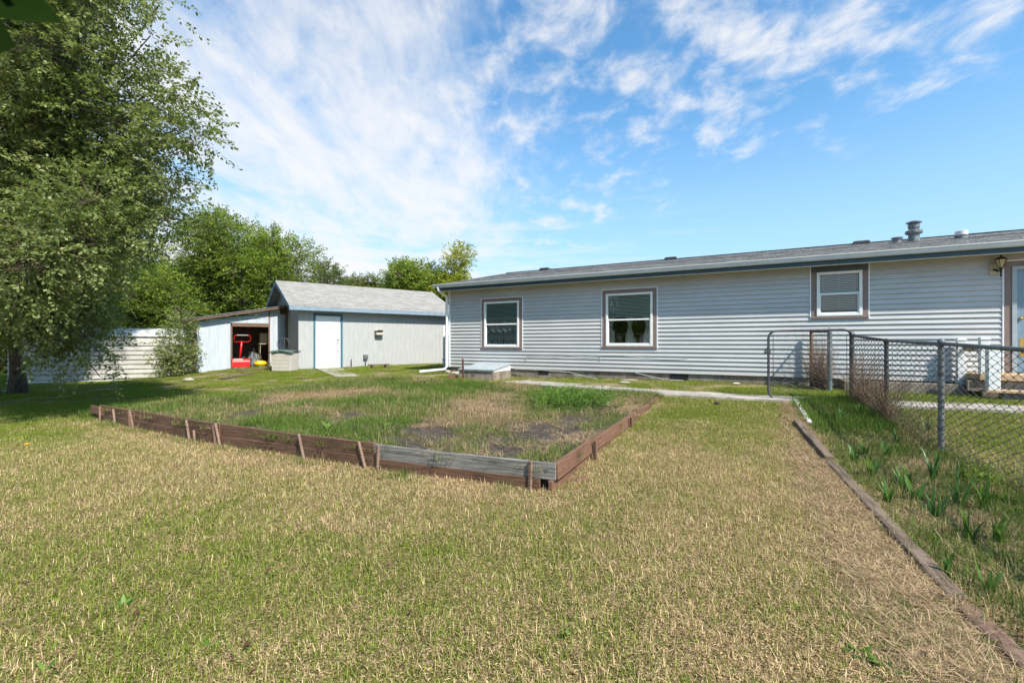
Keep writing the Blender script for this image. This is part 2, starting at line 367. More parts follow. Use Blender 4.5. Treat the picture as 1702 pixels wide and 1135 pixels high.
def npmesh(name, V, Fq, m, parent=None, attrs=None, smooth=False, k=4, link=True):
    me = bpy.data.meshes.new(name); nf = len(Fq)
    me.vertices.add(len(V)); me.vertices.foreach_set('co', np.asarray(V, np.float32).ravel())
    me.loops.add(nf*k); me.loops.foreach_set('vertex_index', np.asarray(Fq, np.int32).ravel())
    me.polygons.add(nf); me.polygons.foreach_set('loop_start', np.arange(nf, dtype=np.int32)*k)
    try: me.polygons.foreach_set('loop_total', np.full(nf, k, np.int32))
    except Exception: pass
    if smooth: me.polygons.foreach_set('use_smooth', np.ones(nf, bool))
    for an, (dom, arr) in (attrs or {}).items():
        a = me.attributes.new(an, 'FLOAT', dom); a.data.foreach_set('value', np.asarray(arr, np.float32))
    me.materials.append(M[m]); me.update(calc_edges=True); me.validate()
    o = bpy.data.objects.new(name, me)
    if link: C.objects.link(o)
    if parent: o.parent = parent
    return o

# ------------------------------------------------------------------ terrain
CP = np.array([(-4,-6,0),(4,-6,0),(0,-2,0),(0,1.5,0),(2,2.5,0),(-3,2.5,0),(-6,4,-.01),(.34,3.72,.05),(-1.2,4.4,.05),(-3.2,5.3,.05),(-5.15,6.4,.05),(-6.5,7.2,.05),
 (-8.2,7.3,0),(2.65,8.26,.25),(1.45,9.8,.28),(4.6,8.2,.24),(5.87,7.9,.25),(5.2,6.4,.15),(4.73,5.04,.045),(3.98,3.3,0),(2.4,5.5,.11),(7.2,6.3,.22),(9,5,.25),(6.5,4,.08),
 (-2,14.5,.32),(0,13.4,.26),(2,12.2,.3),(4,11.2,.33),(6.4,9.9,.32),(8.4,8.8,.3),(11,7.4,.3),(-.4,12.2,.22),(-7.8,16.7,.28),(-5.3,18.6,.32),(-2.9,20.5,.34),(-9.9,17.3,.3),
 (-11.3,16.2,.14),(-11.9,17,.0),(-14,15.8,-.08),(-16.5,15.2,-.11),(-13,12,-.08),(-20,12,-.15),(-12,8,-.05),(-5,13,.24),(-8,13.5,.14),(-20,25,0),(-8,26,.3),(0,30,.3),(12,20,.3),(20,8,.3),(14,-4,.1),(-20,-5,-.1)], float)
def rbf_fit(P, z, lam=.02):
    d = np.hypot(P[:, None, 0]-P[None, :, 0], P[:, None, 1]-P[None, :, 1]); n = len(P)
    A = np.zeros((n+1, n+1)); A[:n, :n] = -np.sqrt(d*d+.8)-lam*np.eye(n)*-1*-1; A[:n, n] = 1; A[n, :n] = 1
    return np.linalg.solve(A, np.r_[z, 0])
_w = rbf_fit(CP[:, :2], CP[:, 2])
def vnoise(x, y, s, seed=0):
    r = np.random.RandomState(seed).rand(64, 64); x = np.asarray(x)*s; y = np.asarray(y)*s
    xi = np.floor(x).astype(int); yi = np.floor(y).astype(int); fx = x-xi; fy = y-yi; fx = fx*fx*(3-2*fx); fy = fy*fy*(3-2*fy)
    G = lambda a, b: r[a % 64, b % 64]
    return (G(xi, yi)*(1-fx)+G(xi+1, yi)*fx)*(1-fy)+(G(xi, yi+1)*(1-fx)+G(xi+1, yi+1)*fx)*fy
def fbm(x, y, s, seed=0, o=4): return sum(vnoise(x, y, s*2**i, seed+i)*.5**i for i in range(o))/(2-.5**(o-1))
def ter(x, y):
    x = np.atleast_1d(np.asarray(x, float)); y = np.atleast_1d(np.asarray(y, float)); out = np.zeros(x.shape).ravel()
    xf = np.clip(x.ravel(), -22, 22); yf = np.clip(y.ravel(), -8, 32)
    for i in range(0, len(out), 20000):
        d = np.hypot(xf[i:i+20000, None]-CP[None, :, 0], yf[i:i+20000, None]-CP[None, :, 1])
        out[i:i+20000] = -np.sqrt(d*d+.8)@_w[:-1]+_w[-1]
    return out.reshape(x.shape)+(fbm(x, y, 1.2, 5, 2)-.5)*.003
def T(x, y): return float(ter(x, y)[0])
def px2ground(px, py, zoff=0):
    r = (px-CX)/F; s = (HY-py)/F; Y = 5.
    for _ in range(60):
        z = T(r*Y, Y)+zoff; Yn = (z-EYE)/s; Y = Y*.6+min(max(Yn, .5), 60)*.4
    return r*Y, Y
# garden bed frame: a along the front boards (to the left), b away from the camera
C0 = np.array((.34, 3.72)); EF = np.array((-.891, .4535)); ER = np.array((.4535, .891)); BL = 7.67
def ab(x, y): dx = np.asarray(x)-C0[0]; dy = np.asarray(y)-C0[1]; return dx*EF[0]+dy*EF[1], dx*ER[0]+dy*ER[1]
def bow(a): return -.2*np.sin(np.pi*np.clip(a/BL, 0, 1))
def bedw(x, y):
    a, b = ab(x, y)
    return ((a > .03) & (b > bow(a)+.03) & (b < 8)).astype(float)*np.clip((8.3-a)/.9, 0, 1)
def surf(x, y):
    t = ter(x, y); a, b = ab(x, y); w = bedw(x, y)
    h = .225+.012*np.clip(b, 0, 6)+(fbm(x, y, 1.1, 21, 3)-.5)*.10*np.clip(b*2, 0, 1)
    h = np.where(a > BL-.4, t+(h-t)*np.clip((8.3-a)/1.0, 0, 1), h)
    return np.where((w > 0) & (h > t), h, t)
def SZ(x, y): return float(surf(np.array([x]), np.array([y]))[0])

def graded(lo, hi, c, d0, n):
    u = np.linspace(-1, 1, n); k = 6.2
    s = np.sinh(k*u)/np.sinh(k); return np.where(s < 0, c+s*(c-lo), c+s*(hi-c))
gx = graded(-600, 600, 0, .1, 321); gy = graded(-300, 1400, 7, .1, 321)
X, Y = np.meshgrid(gx, gy); Z = ter(X.ravel(), Y.ravel()).reshape(X.shape)
idx = np.arange(X.size).reshape(X.shape)
Fq = np.stack([idx[:-1, :-1], idx[:-1, 1:], idx[1:, 1:], idx[1:, :-1]], -1).reshape(-1, 4)
tag(npmesh('ground', np.stack([X, Y, Z-.010], -1).reshape(-1, 3), Fq, 'ground', smooth=True), 'dry thatchy soil of the back yard under the lawn', 'ground', kind='structure')
# bed soil
A_, B_ = np.meshgrid(np.linspace(.02, 8.4, 190), np.linspace(0, 1, 150)**1.3)
Bb = bow(A_)+.02+B_*(6.2-bow(A_)); XX = C0[0]+A_*EF[0]+Bb*ER[0]; YY = C0[1]+A_*EF[1]+Bb*ER[1]
tz = ter(XX.ravel(), YY.ravel()).reshape(XX.shape); sz = surf(XX.ravel(), YY.ravel()).reshape(XX.shape)
lump = (fbm(XX, YY, 9, 40, 4)-.5)*.045
zs = np.where(sz > tz+.004, sz+lump*np.clip((sz-tz)*12, 0, 1), tz-.03)
idx = np.arange(XX.size).reshape(XX.shape)
Fq = np.stack([idx[:-1, :-1], idx[1:, :-1], idx[1:, 1:], idx[:-1, 1:]], -1).reshape(-1, 4)
tag(npmesh('garden_soil', np.stack([XX, YY, zs], -1).reshape(-1, 3), Fq, 'soil', smooth=True), 'dark crumbly soil filling the raised garden bed', 'soil', kind='structure')

def ribbon(name, pts, w, m, dz, label, n=40, edge=.05, th=.1):
    pts = [np.array(p, float) for p in pts]; ws = w if hasattr(w, '__len__') else [w]*len(pts)
    seg = np.r_[0, np.cumsum([np.linalg.norm(b-a) for a, b in zip(pts, pts[1:])])]; L = seg[-1]
    N = max(int(L/.15), 4); V = []
    for i in range(N+1):
        s = L*i/N; p = np.array([np.interp(s, seg, [q[0] for q in pts]), np.interp(s, seg, [q[1] for q in pts])])
        e = .05; q = np.array([np.interp(min(s+e, L), seg, [q[0] for q in pts]), np.interp(min(s+e, L), seg, [q[1] for q in pts])])-np.array([np.interp(max(s-e, 0), seg, [q[0] for q in pts]), np.interp(max(s-e, 0), seg, [q[1] for q in pts])])
        nrm = np.array((-q[1], q[0]))/np.linalg.norm(q); ww = np.interp(s, seg, ws)*(1+rs.uniform(-edge, edge))/2
        for sg in (-1, 1):
            r = p+nrm*ww*sg; z = T(*p)+dz; V.append((r[0], r[1], z)); V.append((r[0], r[1], z-th))
    m_ = MB(); m_.v = V
    for i in range(N):
        a = i*4; b = a+4; m_.f += [(a, a+2, b+2, b), (a, b, b+1, a+1), (a+2, a+3, b+3, b+2)]
    o = m_.build(name, m); return tag(o, label, 'path', kind='structure')
PATH = [(1.1, 10.15), (2.75, 8.95), (4.6, 8.3), (6.4, 7.45), (7.9, 6.75), (11, 5.2)]
ribbon('path', PATH, [.72, .8, .8, .8, .85, .85], 'concrete', .028, 'narrow concrete path running along the house past the gate')
ribbon('concrete_slab', [(.1, 12.1), (.7, 11.2), (1.35, 10.3)], [1.0, 1.1, .9], 'concrete', .022, 'worn concrete slab below the house at the end of the path')

# ------------------------------------------------------------------ house
HP = np.array((-1.97, 14.47)); HD = np.array((.8785, -.478)); HI = np.array((.478, .8785)); HA = math.atan2(HD[1], HD[0])
def wt(px): r = (px-CX)/F; return (r*HP[1]-HP[0])/(HD[0]-HD[1]*r)
def wz(px, py): return EYE-(py-HY)/F*(HP[1]+HD[1]*wt(px))
HOU = thing('house', (HP[0], HP[1], 0), HA, 'long single storey house with pale grey horizontal siding', 'house')
ZB, ZT, HL, HDp = .505, 2.955, 19.0, 8.6
# openings (t0,t1,z0,z1) of trim outer
def rect(x0, x1, xm, y0, y1): return wt(x0), wt(x1), wz(xm, y1), wz(xm, y0)
W1 = (wt(801), wt(868.5), wz(834, 579.5), wz(834, 495.5))
W2 = (wt(1001.5), wt(1092), wz(1046, 578.5), wz(1046, 480.5))
W3 = (wt(1348), wt(1443), wz(1395, 529), ZT)
DR = (wt(1668), wt(1668)+1.22, .70, wz(1670, 435))
def siding(mb, t0, t1, z0, z1):
    k = int(math.floor((z0-ZB)/.1016+1e-6)); z = ZB+k*.1016
    while z < z1-1e-4:
        a = max(z, z0); b = min(z+.1016, z1); ya = -.020+.020*(a-z)/.1016; yb = -.020+.020*(b-z)/.1016
        N_ = 4; jt = [t0+(t1-t0)*i/N_ for i in range(N_+1)]; w = [random.uniform(-.0012, .0012) for _ in jt]
        e = .013 if a == z and a > z0+.02 else 0
        for i in range(N_): mb.quad((jt[i], ya-.005+w[i], a+e), (jt[i+1], ya-.005+w[i+1], a+e), (jt[i+1], yb, b), (jt[i], yb, b))
        if e: mb.quad((t0, .002, a), (t1, .002, a), (t1, ya-.005, a+e), (t0, ya-.005, a+e))
        elif a == z: mb.quad((t0, 0, a), (t1, 0, a), (t1, -.022, a), (t0, -.022, a))
        z += .1016
m_ = MB(); xs = 0.0
for (a, b, c, d) in (W1, W2, W3, DR):
    siding(m_, xs+(0 if xs else .03), a, ZB, ZT); siding(m_, a, b, ZB, c)
    if d < ZT-.01: siding(m_, a, b, d, ZT)
    xs = b
siding(m_, xs, HL, ZB, ZT)
m_.build('front_siding', 'siding', HOU)
m_ = MB(); siding(m_, 0, HDp, ZB, ZT)
o = m_.build('end_siding', 'siding', HOU); o.rotation_euler = (0, 0, math.pi/2); o.scale = (1, 1, 1)
for v in o.data.vertices: v.co.y *= -1
m_ = MB(); m_.quad((0, HDp, ZB), (HL, HDp, ZB), (HL, HDp, ZT), (0, HDp, ZT)); m_.quad((HL, 0, ZB), (HL, HDp, ZB), (HL, HDp, ZT), (HL, 0, ZT))
m_.build('rear_siding', 'siding', HOU)
m_ = MB(); m_.box(-.022, .035, -.029, .04, ZB-.012, ZT); m_.build('corner_trim', 'corner', HOU)
for (a, b, c, d) in (W1, W2, W3, DR):
    for bb_ in ((a-.022, a, c-.02 if c > .75 else ZB, min(d+.02, ZT)), (b, b+.022, c-.02 if c > .75 else ZB, min(d+.02, ZT))) + (((a, b, d, d+.02),) if d < ZT-.05 else ()):
        m_ = MB(); m_.box(bb_[0], bb_[1], -.029, 0, bb_[2], bb_[3]); m_.build('edge_trim', 'corner', HOU)

m_ = MB(); m_.box(.02, HL-.02, .015, .3, -.15, ZB+.02); m_.box(.02, .3, .3, HDp, -.15, ZB+.02); m_.build('foundation', 'foundation', HOU)
# roof with real thickness; local frames for shingle rows
OV, OE = .33, .33; pitch = math.atan2(1.0, 4.7); half = HDp/2+OV; sl_len = half/math.cos(pitch); ZE = 3.06
for side in (0, 1):
    m_ = MB(); m_.box(-OE, HL, 0, sl_len+.02, -.03, 0)
    o = m_.build('roof', 'shingle_dark', HOU)
    o.location = (0, -OV-.02, ZE) if side == 0 else (HL-OE, HDp+OV, ZE); o.rotation_euler = (pitch, 0, 0) if side == 0 else (pitch, 0, math.pi)
    if side == 0: ROOF = o
    rows = MB(); y = .0
    while y < sl_len:      # stepped courses
        rows.prism([(y-.008, .001), (y-.008, .009), (y+.14, .002), (y+.14, .001)], -OE-.01, HL, 'x'); y += .142
    r_ = rows.build('shingle_courses', 'shingle_dark', o)
rz = ZE+math.tan(pitch)*half
def roofz(y): return ZE+math.tan(pitch)*(y+OV+.02)
m_ = MB()
m_.add([(-.0, 0, ZT), (0, HDp, ZT), (0, HDp/2, rz-.09)], [(0, 2, 1)]); m_.build('gable_wall', 'siding', HOU)
m_ = MB(); m_.box(-OE+.01, HL, -OV+.0, -OV+.025, 2.868, 3.062)
for s in (0, 1):
    y0, y1 = (-OV, HDp/2) if s == 0 else (HDp+OV, HDp/2)
    m_.add([(-OE, y0, ZE-.16), (-OE, y0, ZE-.035), (-OE, y1, rz-.035), (-OE, y1, rz-.16), (-OE+.03, y0, ZE-.16), (-OE+.03, y0, ZE-.035), (-OE+.03, y1, rz-.035), (-OE+.03, y1, rz-.16)], [(0,1,2,3),(7,6,5,4),(0,4,5,1),(3,2,6,7),(0,3,7,4),(1,5,6,2)])
m_.build('fascia', 'navy', HOU)
m_ = MB(); m_.box(-OE+.03, HL, -OV+.025, -.001, 2.905, 2.918); m_.box(-OE+.03, HL, -OV-.005, -OV+.025, 2.848, 2.867)
x = -.2
while x < HL: m_.box(x, x+.012, -OV+.03, -.01, 2.895, 2.9045); x += .13
m_.box(-OE+.04, -.001, 0, HDp, 2.905, 2.918)
m_.build('soffit', 'cream', HOU)
# gutter: K profile
gy0 = -OV-.001
prof = [(gy0, 3.085), (gy0, 2.985), (gy0-.075, 2.985), (gy0-.095, 3.02), (gy0-.095, 3.045), (gy0-.118, 3.07), (gy0-.118, 3.085), (gy0-.108, 3.085), (gy0-.09, 3.06), (gy0-.088, 3.03), (gy0-.07, 2.993), (gy0-.008, 2.993), (gy0-.008, 3.085)]; prof = [(u, v-.025) for u, v in prof]
m_ = MB(); m_.prism(prof, -OE-.02, HL, 'x'); m_.build('gutter', 'gutter', HOU)
m_ = MB(); dx = .0
def sqtube(mb, pts, w=.034, d=.026): mb.tube(pts, w, 4)
m_.tube([(-.16, -OV-.06, 2.99), (-.16, -OV-.06, 2.90), (-.13, -.18, 2.80), (-.07, -.06, 2.70), (-.07, -.06, .52), (-.10, -.12, .42), (-.36, -.42, .39), (-.62, -.72, .36)], .043, 8, False)
m_.build('downspout', 'white', HOU, smooth=True)

def window(R, kind, name='window'):
    a, b, c, d = R; tr = .10
    root = MB(); top = .10 if kind != 3 else .20
    # brown casing as four butt-jointed boards (thin face)
    zt = d-top
    root.box(a, a+tr, -.030, .0, c+.05, zt+(0 if kind != 3 else 0)); root.box(b-tr, b, -.030, 0, c+.05, zt); root.box(a-.005, b+.005, -.045, 0, c, c+.05)
    if kind != 3: root.box(a, b, -.030, 0, zt, d)
    w = root.build(name, 'brown_trim', HOU, bevel=.003, label={1: 'brown trimmed window with lace curtains', 2: 'brown trimmed window with tied cream curtains', 3: 'smaller window right under the eave with white blinds'}[kind])
    if kind == 3:
        h = MB(); h.box(a, b, -.034, 0, zt, d); h.build('header', 'slate_blue', w)
    x0, x1, z0, z1 = a+tr, b-tr, c+.05, zt
    fr = MB(); fw = .055
    fr.box(x0, x0+fw, -.05, .03, z0, z1); fr.box(x1-fw, x1, -.05, .03, z0, z1); fr.box(x0+fw, x1-fw, -.05, .03, z1-fw, z1); fr.box(x0+fw, x1-fw, -.05, .03, z0, z0+fw)
    fr.box(x0-.012, x1+.012, -.034, -.0305, z0, z1+.0)
    f_ = MB(); f_.box(x0, x0+fw, -.05, .03, z0, z1); f_.box(x1-fw, x1, -.05, .03, z0, z1); f_.box(x0+fw, x1-fw, -.05, .03, z1-fw, z1); f_.box(x0+fw, x1-fw, -.05, .03, z0, z0+fw)
    f_.build('window_frame', 'white', w, bevel=.004)
    zm = z0+(z1-z0)*.5; s = MB()
    s.box(x0+fw, x1-fw, -.035, .0, zm-.02, zm+.02)
    s.box(x0+fw, x0+fw+.022, -.028, 0, z0+fw, zm-.02); s.box(x1-fw-.022, x1-fw, -.028, 0, z0+fw, zm-.02); s.box(x0+fw+.022, x1-fw-.022, -.028, 0, z0+fw, z0+fw+.022)
    s.build('sash', 'white', w, bevel=.002)
    p = MB(); p.quad((x0+fw, .004, z0+fw), (x1-fw, .004, z0+fw), (x1-fw, .004, zm-.02), (x0+fw, .004, zm-.02)); p.quad((x0+fw, .008, zm+.02), (x1-fw, .008, zm+.02), (x1-fw, .008, z1-fw), (x0+fw, .008, z1-fw)); p.build('pane', 'glass', w)
    # room recess
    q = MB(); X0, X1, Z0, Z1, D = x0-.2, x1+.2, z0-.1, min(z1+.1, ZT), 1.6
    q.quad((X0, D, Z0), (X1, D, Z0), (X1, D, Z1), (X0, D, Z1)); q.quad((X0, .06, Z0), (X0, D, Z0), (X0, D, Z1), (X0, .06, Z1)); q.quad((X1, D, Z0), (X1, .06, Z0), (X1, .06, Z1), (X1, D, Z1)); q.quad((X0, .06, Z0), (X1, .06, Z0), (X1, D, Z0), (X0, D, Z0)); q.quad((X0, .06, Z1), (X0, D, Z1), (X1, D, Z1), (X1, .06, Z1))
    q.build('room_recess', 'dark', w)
    # blinds
    bl = MB(); zb = {1: zm+.12, 2: zm+.06, 3: z0+fw+.10}[kind]; z = z1-fw
    while z > zb:
        bl.add([(x0+fw, .050, z), (x1-fw, .050, z), (x1-fw, .035, z-.024), (x0+fw, .035, z-.024)], [(0, 1, 2, 3)]); z -= .036
    bl.build('blind', 'blind' if kind != 3 else 'curtain', w)
    if kind == 3:
        cw = MB()
        for f in (.1, .5, .9): xx = x0+fw+(x1-x0-2*fw)*f; cw.box(xx-.003, xx+.003, .026, .03, zb, z1-fw)
        cw.build('blind_cord', 'white', w)
    def drape(xa, xb, za, zb_, pinch, m, nm, dy=.08):
        n = 40; V = []; Fc = []
        for j in range(21):
            t = j/20; zz_ = zb_+(za-zb_)*t; pw = 1-pinch*math.exp(-((t-.36)/.26)**2) if pinch else 1
            cx = (xa+xb)/2
            for i in range(n+1):
                u = i/n; xx = cx+(xa+(xb-xa)*u-cx)*pw; V.append((xx, dy+.014*math.sin(u*33+j*.05)*(1 if not pinch else 1/pw**.3), zz_))
        for j in range(20):
            for i in range(n): k = j*(n+1)+i; Fc.append((k, k+1, k+n+2, k+n+1))
        mm = MB(); mm.v = V; mm.f = Fc; mm.build(nm, m, w, smooth=True)
    if kind == 1: drape(x0+fw, x1-fw, z0+fw, zm+.2, 0, 'lace', 'lace_curtain')
    if kind == 2:
        L = x1-x0-2*fw; xa = x0+fw
        for f, hw in ((.05, .10), (.5, .115), (.92, .125)): drape(xa+L*f-hw, xa+L*f+hw, z0+fw, zm+.08, .62, 'curtain', 'tied_curtain')
        tb = MB(); tb.box(xa, xa+L, .5, 1.0, z0+.30, z0+.33); tb.build('table_edge', 'stake', w)
window(W1, 1); window(W2, 2); window(W3, 3)
# door
a, b, c, d = DR
m_ = MB(); m_.box(a, a+.10, -.03, 0, c, d-.10); m_.box(b-.10, b, -.03, 0, c, d-.10); m_.box(a, b, -.03, 0, d-.10, d)
dr = m_.build('door', 'brown_trim', HOU, bevel=.003, label='blue storm door with brown casing')
m_ = MB(); m_.box(a+.10, a+.165, -.045, .02, c, d-.16); m_.box(b-.165, b-.10, -.045, .02, c, d-.16); m_.box(a+.10, b-.10, -.045, .02, d-.16, d-.10); m_.build('door_frame', 'lid', dr, bevel=.003)
x0, x1 = a+.165, b-.165; z0, z1 = c+.02, d-.16; zs_ = z0+.95
m_ = MB(); m_.box(x0, x1, -.012, .02, z0, zs_); m_.box(x0, x0+.10, -.012, .02, zs_, z1); m_.box(x1-.10, x1, -.012, .02, zs_, z1); m_.box(x0+.10, x1-.10, -.012, .02, z1-.12, z1); m_.build('door_leaf', 'blue_door', dr, bevel=.003)
m_ = MB(); m_.box(x0+.10, x1-.10, .0, .01, zs_, z1-.12); m_.build('door_glass', 'glass', dr)
m_ = MB()
z = zs_
while z < z1-.13: m_.box(x0+.10, x1-.10, .02, .03, z, z+.024); z += .028
m_.build('door_blind', 'blind', dr)
m_ = MB(); m_.box(x0+.04, x1-.04, -.016, -.0125, z0+.28, z0+.62); m_.build('kick_plate', 'brass', dr)
m_ = MB(); m_.lathe([(.005, 0), (.028, .006), (.030, .03), (.012, .045), (.012, .05)]); m_.build('door_knob', 'brass', dr, loc=(x0+.055, -.012, zs_+.03), rot=(math.pi/2, 0, 0), smooth=True)
m_ = MB(); m_.box(x0, x1, -.08, .02, c-.0, c+.02); m_.build('threshold', 'galv', dr)
# wall lantern
lt = wt(1657); lz = wz(1657, 447)
m_ = MB(); m_.box(lt-.11, lt+.05, -.04, -.017, lz-.11, lz+.09); ln = m_.build('wall_lantern', 'cream', HOU, bevel=.012, label='small amber glass wall lantern beside the door')
m_ = MB(); m_.tube([(lt-.04, -.04, lz-.02), (lt-.03, -.12, lz-.06), (lt, -.17, lz-.05), (lt, -.17, lz-.01)], .013, 8); m_.lathe([(.045, 0), (.05, .006), (.03, .02)], (lt-.04, -.05, lz-.03)); m_.lathe([(.004, -.17), (.016, -.15), (.010, -.12), (.02, -.04), (.035, 0)], (lt, -.17, lz-.0)); m_.lathe([(.085, .145), (.095, .15), (.05, .19), (.02, .2), (.012, .225), (.002, .24)], (lt, -.17, lz-.0), 6)
for i in range(6):
    t = i*math.pi/3; m_.tube([(lt+.04*math.cos(t), -.17+.04*math.sin(t), lz), (lt+.085*math.cos(t), -.17+.085*math.sin(t), lz+.147)], .005, 5)
m_.build('lantern_body', 'blackp', ln)
m_ = MB(); m_.lathe([(.036, 0.002), (.08, .144)], (lt, -.17, lz), 6); m_.build('lantern_glass', 'lampglass', ln)
# foundation vents
for px in (903, 1128.5):
    t = wt(px); w_ = .21 if px > 1000 else .16; m_ = MB(); m_.box(t-w_, t+w_, .004, .013, .365, .50)
    fv = m_.build('foundation_vent', 'vent_dark', HOU)
    m_ = MB()
    for i in range(12): xx = t-w_+.015+i*(2*w_-.03)/11; m_.box(xx-.004, xx+.004, -.003, .003, .37, .495)
    m_.build('vent_bars', 'blackp', fv)
# cable along the wall
pts = [(wt(px), -.03, wz(px, py)) for px, py in ((872, 598), (876, 592), (912, 591), (925, 593), (945, 590), (975, 593), (1000, 590.5), (1040, 591), (1100, 597), (1130, 597), (1145, 594))]
m_ = MB(); m_.tube(pts, .005, 5); m_.tube([(wt(998), -.03, wz(998, 591)), (wt(998), -.03, wz(998, 600))], .007, 5); m_.tube([(wt(875), -.03, wz(875, 592)), (wt(875), -.03, wz(875, 600))], .006, 5); m_.build('wall_cable', 'cable', HOU)
m_ = MB(); pts = []
for px, py, dd in ((857, 613, .05), (900, 614.5, .1), (950, 618, .15), (975, 624, .25), (1000, 628, .4)):
    pts.append((wt(px), -dd, wz(px, py)))
m_.tube(pts, .011, 6); pts = [(wt(1057), -.05, .49), (wt(1085), -.2, .42), (wt(1110), -.35, .37), (wt(1140), -.4, .37)]; m_.tube(pts, .011, 6)
hs = m_.build('hose_line', 'cable', HOU)
# roof vents and flues
def rv(px, py, y, kind):
    # ray to roof plane at local depth y
    r = (px-CX)/F; t = ((HP[1]+HI[1]*y)*r-(HP[0]+HI[0]*y))/(HD[0]-HD[1]*r); return t, roofz(y)
for px, y in ((907, 4.1), (1116, 4.05), (1430, 3.95)):
    t, z = rv(px, 0, y, 0); m_ = MB(); m_.box(-.2, .2, -.17, .17, -.06, .015); m_.prism([(-.2, .015), (-.16, .055), (.16, .055), (.2, .015)], -.17, .17, 'y')
    v_ = m_.build('roof_vent', 'steel_dark', HOU, loc=(t, y, z+.02), bevel=.006)
    m_ = MB()
    for i in range(9): m_.box(-.16+i*.04, -.145+i*.04, -.176, -.171, -.02, .028)
    m_.build('vent_slots', 'vent_dark', v_)
t, z = rv(1519, 0, 3.2, 0)
m_ = MB(); m_.lathe([(.125, -.3), (.12, .0), (.11, .17), (.16, .18), (.175, .20), (.175, .25), (.14, .27), (.10, .28), (.10, .31), (.115, .32), (.12, .36), (.12, .41), (.10, .43), (.155, .45), (.16, .47), (.09, .50), (.0, .51)])
fl_ = m_.build('flue', 'galv', HOU, loc=(t, 3.2, z), smooth=False, label='tall galvanised double capped flue on the roof')
m_ = MB(); m_.lathe([(.188, .335), (.188, .375)]); m_.build('flue_band', 'rust', fl_) if False else None
t, z = rv(1491, 0, 3.0, 0); m_ = MB(); m_.lathe([(.09, -.2), (.08, .09), (.12, .10), (.125, .12), (.09, .14), (0, .145)]); m_.build('roof_pipe', 'galv', HOU, loc=(t, 3.0, z), label='short grey capped roof pipe')
t, z = rv(1598, 0, 2.6, 0); m_ = MB(); m_.lathe([(.14, -.2), (.11, .03), (.12, .05), (.125, .06)]); f2 = m_.build('roof_pipe', 'galv', HOU, loc=(t, 2.6, z), label='squat roof pipe with chalky white cap'); m_ = MB(); m_.lathe([(.10, .062), (.115, .075), (.115, .16), (.10, .17)]); m_.build('pipe_cap', 'pipe_white', f2)
# cellar hatch
HT = thing('cellar_hatch', tuple(HP+HD*1.1)+(0,), HA, 'sloping blue grey cellar hatch on a concrete base at the house corner', 'cellar hatch')
m_ = MB(); m_.box(-.02, 1.12, -1.02, .0, -.05, .455); m_.build('concrete_base', 'foundation', HT, bevel=.01)
m_ = MB(); m_.prism([(-1.0, .457), (-1.0, .50), (-.02, .62), (-.02, .457)], .0, 1.1, 'x'); m_.build('side_panel', 'white', HT)
m_ = MB(); sp = math.atan2(.19, .98)
m_.add([(-.03, -1.06, .492), (1.13, -1.06, .492), (1.13, -.02, .625), (-.03, -.02, .625), (-.03, -1.06, .515), (1.13, -1.06, .515), (1.13, -.02, .648), (-.03, -.02, .648)], [(0,3,2,1),(4,5,6,7),(0,1,5,4),(1,2,6,5),(2,3,7,6),(3,0,4,7)])
for i in range(7):
    xx = .08+i*.165; m_.add([(xx, -1.05, .517), (xx+.012, -1.05, .517), (xx+.012, -.04, .644), (xx, -.04, .644), (xx, -1.05, .526), (xx+.012, -1.05, .526), (xx+.012, -.04, .653), (xx, -.04, .653)], [(4,5,6,7),(0,1,5,4),(1,2,6,5),(3,0,4,7)])
m_.build('hatch_lid', 'lid', HT)
m_ = MB(); m_.tube([(.52, -1.075, .50), (.58, -1.09, .515), (.64, -1.075, .50)], .008, 6); m_.build('handle', 'galv', HT)
x, y = -1.35, 12.55
m_ = MB(); m_.tube([(x, y, .0), (x+.005, y, .42), (x, y, .80)], [.028, .027, .027], 8); m_.tube([(x, y, .66), (x-.06, y, .66)], .012, 6); m_.tube([(x-.015, y, .80), (x+.015, y, .80)], .03, 6)
tag(m_.build('iron_stake', 'rust'), 'rusty iron stake standing beside the cellar hatch', 'stake')
def rock(name, px, py, sx, sy, sz_, m, label, cat, off=.0, rz=0, boxy=False):
    x, y = px2ground(px, py); bm = MB()
    if boxy: bm.box(-sx, sx, -sy, sy, 0, sz_)
    else:
        for i in range(7):
            for j in range(12):
                th = math.pi*i/6; ph = 2*math.pi*j/12; r = 1+.22*(random.random()-.5); bm.v.append((sx*r*math.sin(th)*math.cos(ph), sy*r*math.sin(th)*math.sin(ph), sz_*(.4+.6*math.cos(th)*r)))
        for i in range(6):
            for j in range(12): bm.f.append((i*12+j, i*12+(j+1) % 12, (i+1)*12+(j+1) % 12, (i+1)*12+j))
    o = bm.build(name, m, None, (x, y, T(x, y)+off), (0, 0, rz), smooth=False, bevel=.006 if boxy else 0); return tag(o, label, cat)
rock('brick', 753, 629, .13, .07, .10, 'brick', 'red brick lying on the grass by the rusty stake', 'brick', 0, .2, True)
rock('stone', 757, 622, .16, .10, .09, 'rock', 'flat pale stone lying behind the red brick', 'stone', 0, .1)
rock('stone', 744, 620, .10, .08, .10, 'rock', 'rounded tan stone under the white downspout', 'stone')
rock('stone', 1038, 637, .13, .07, .05, 'rock', 'flat pale stone in the grass between path and house', 'stone')
rock('stone', 1045, 632, .22, .09, .03, 'rock', 'low slab stone close to the house foundation', 'stone')
rock('stone', 1224, 638, .08, .05, .03, 'white', 'small white stone in the grass near the gate', 'stone')
rock('stone', 313, 634, .16, .10, .12, 'rock', 'grey stone at the corner of the open lean-to', 'stone')
rock('brick', 962, 797, .09, .05, .012, 'brick', 'red brick sunk in the lawn at the bed corner', 'brick', 0, .5, True)

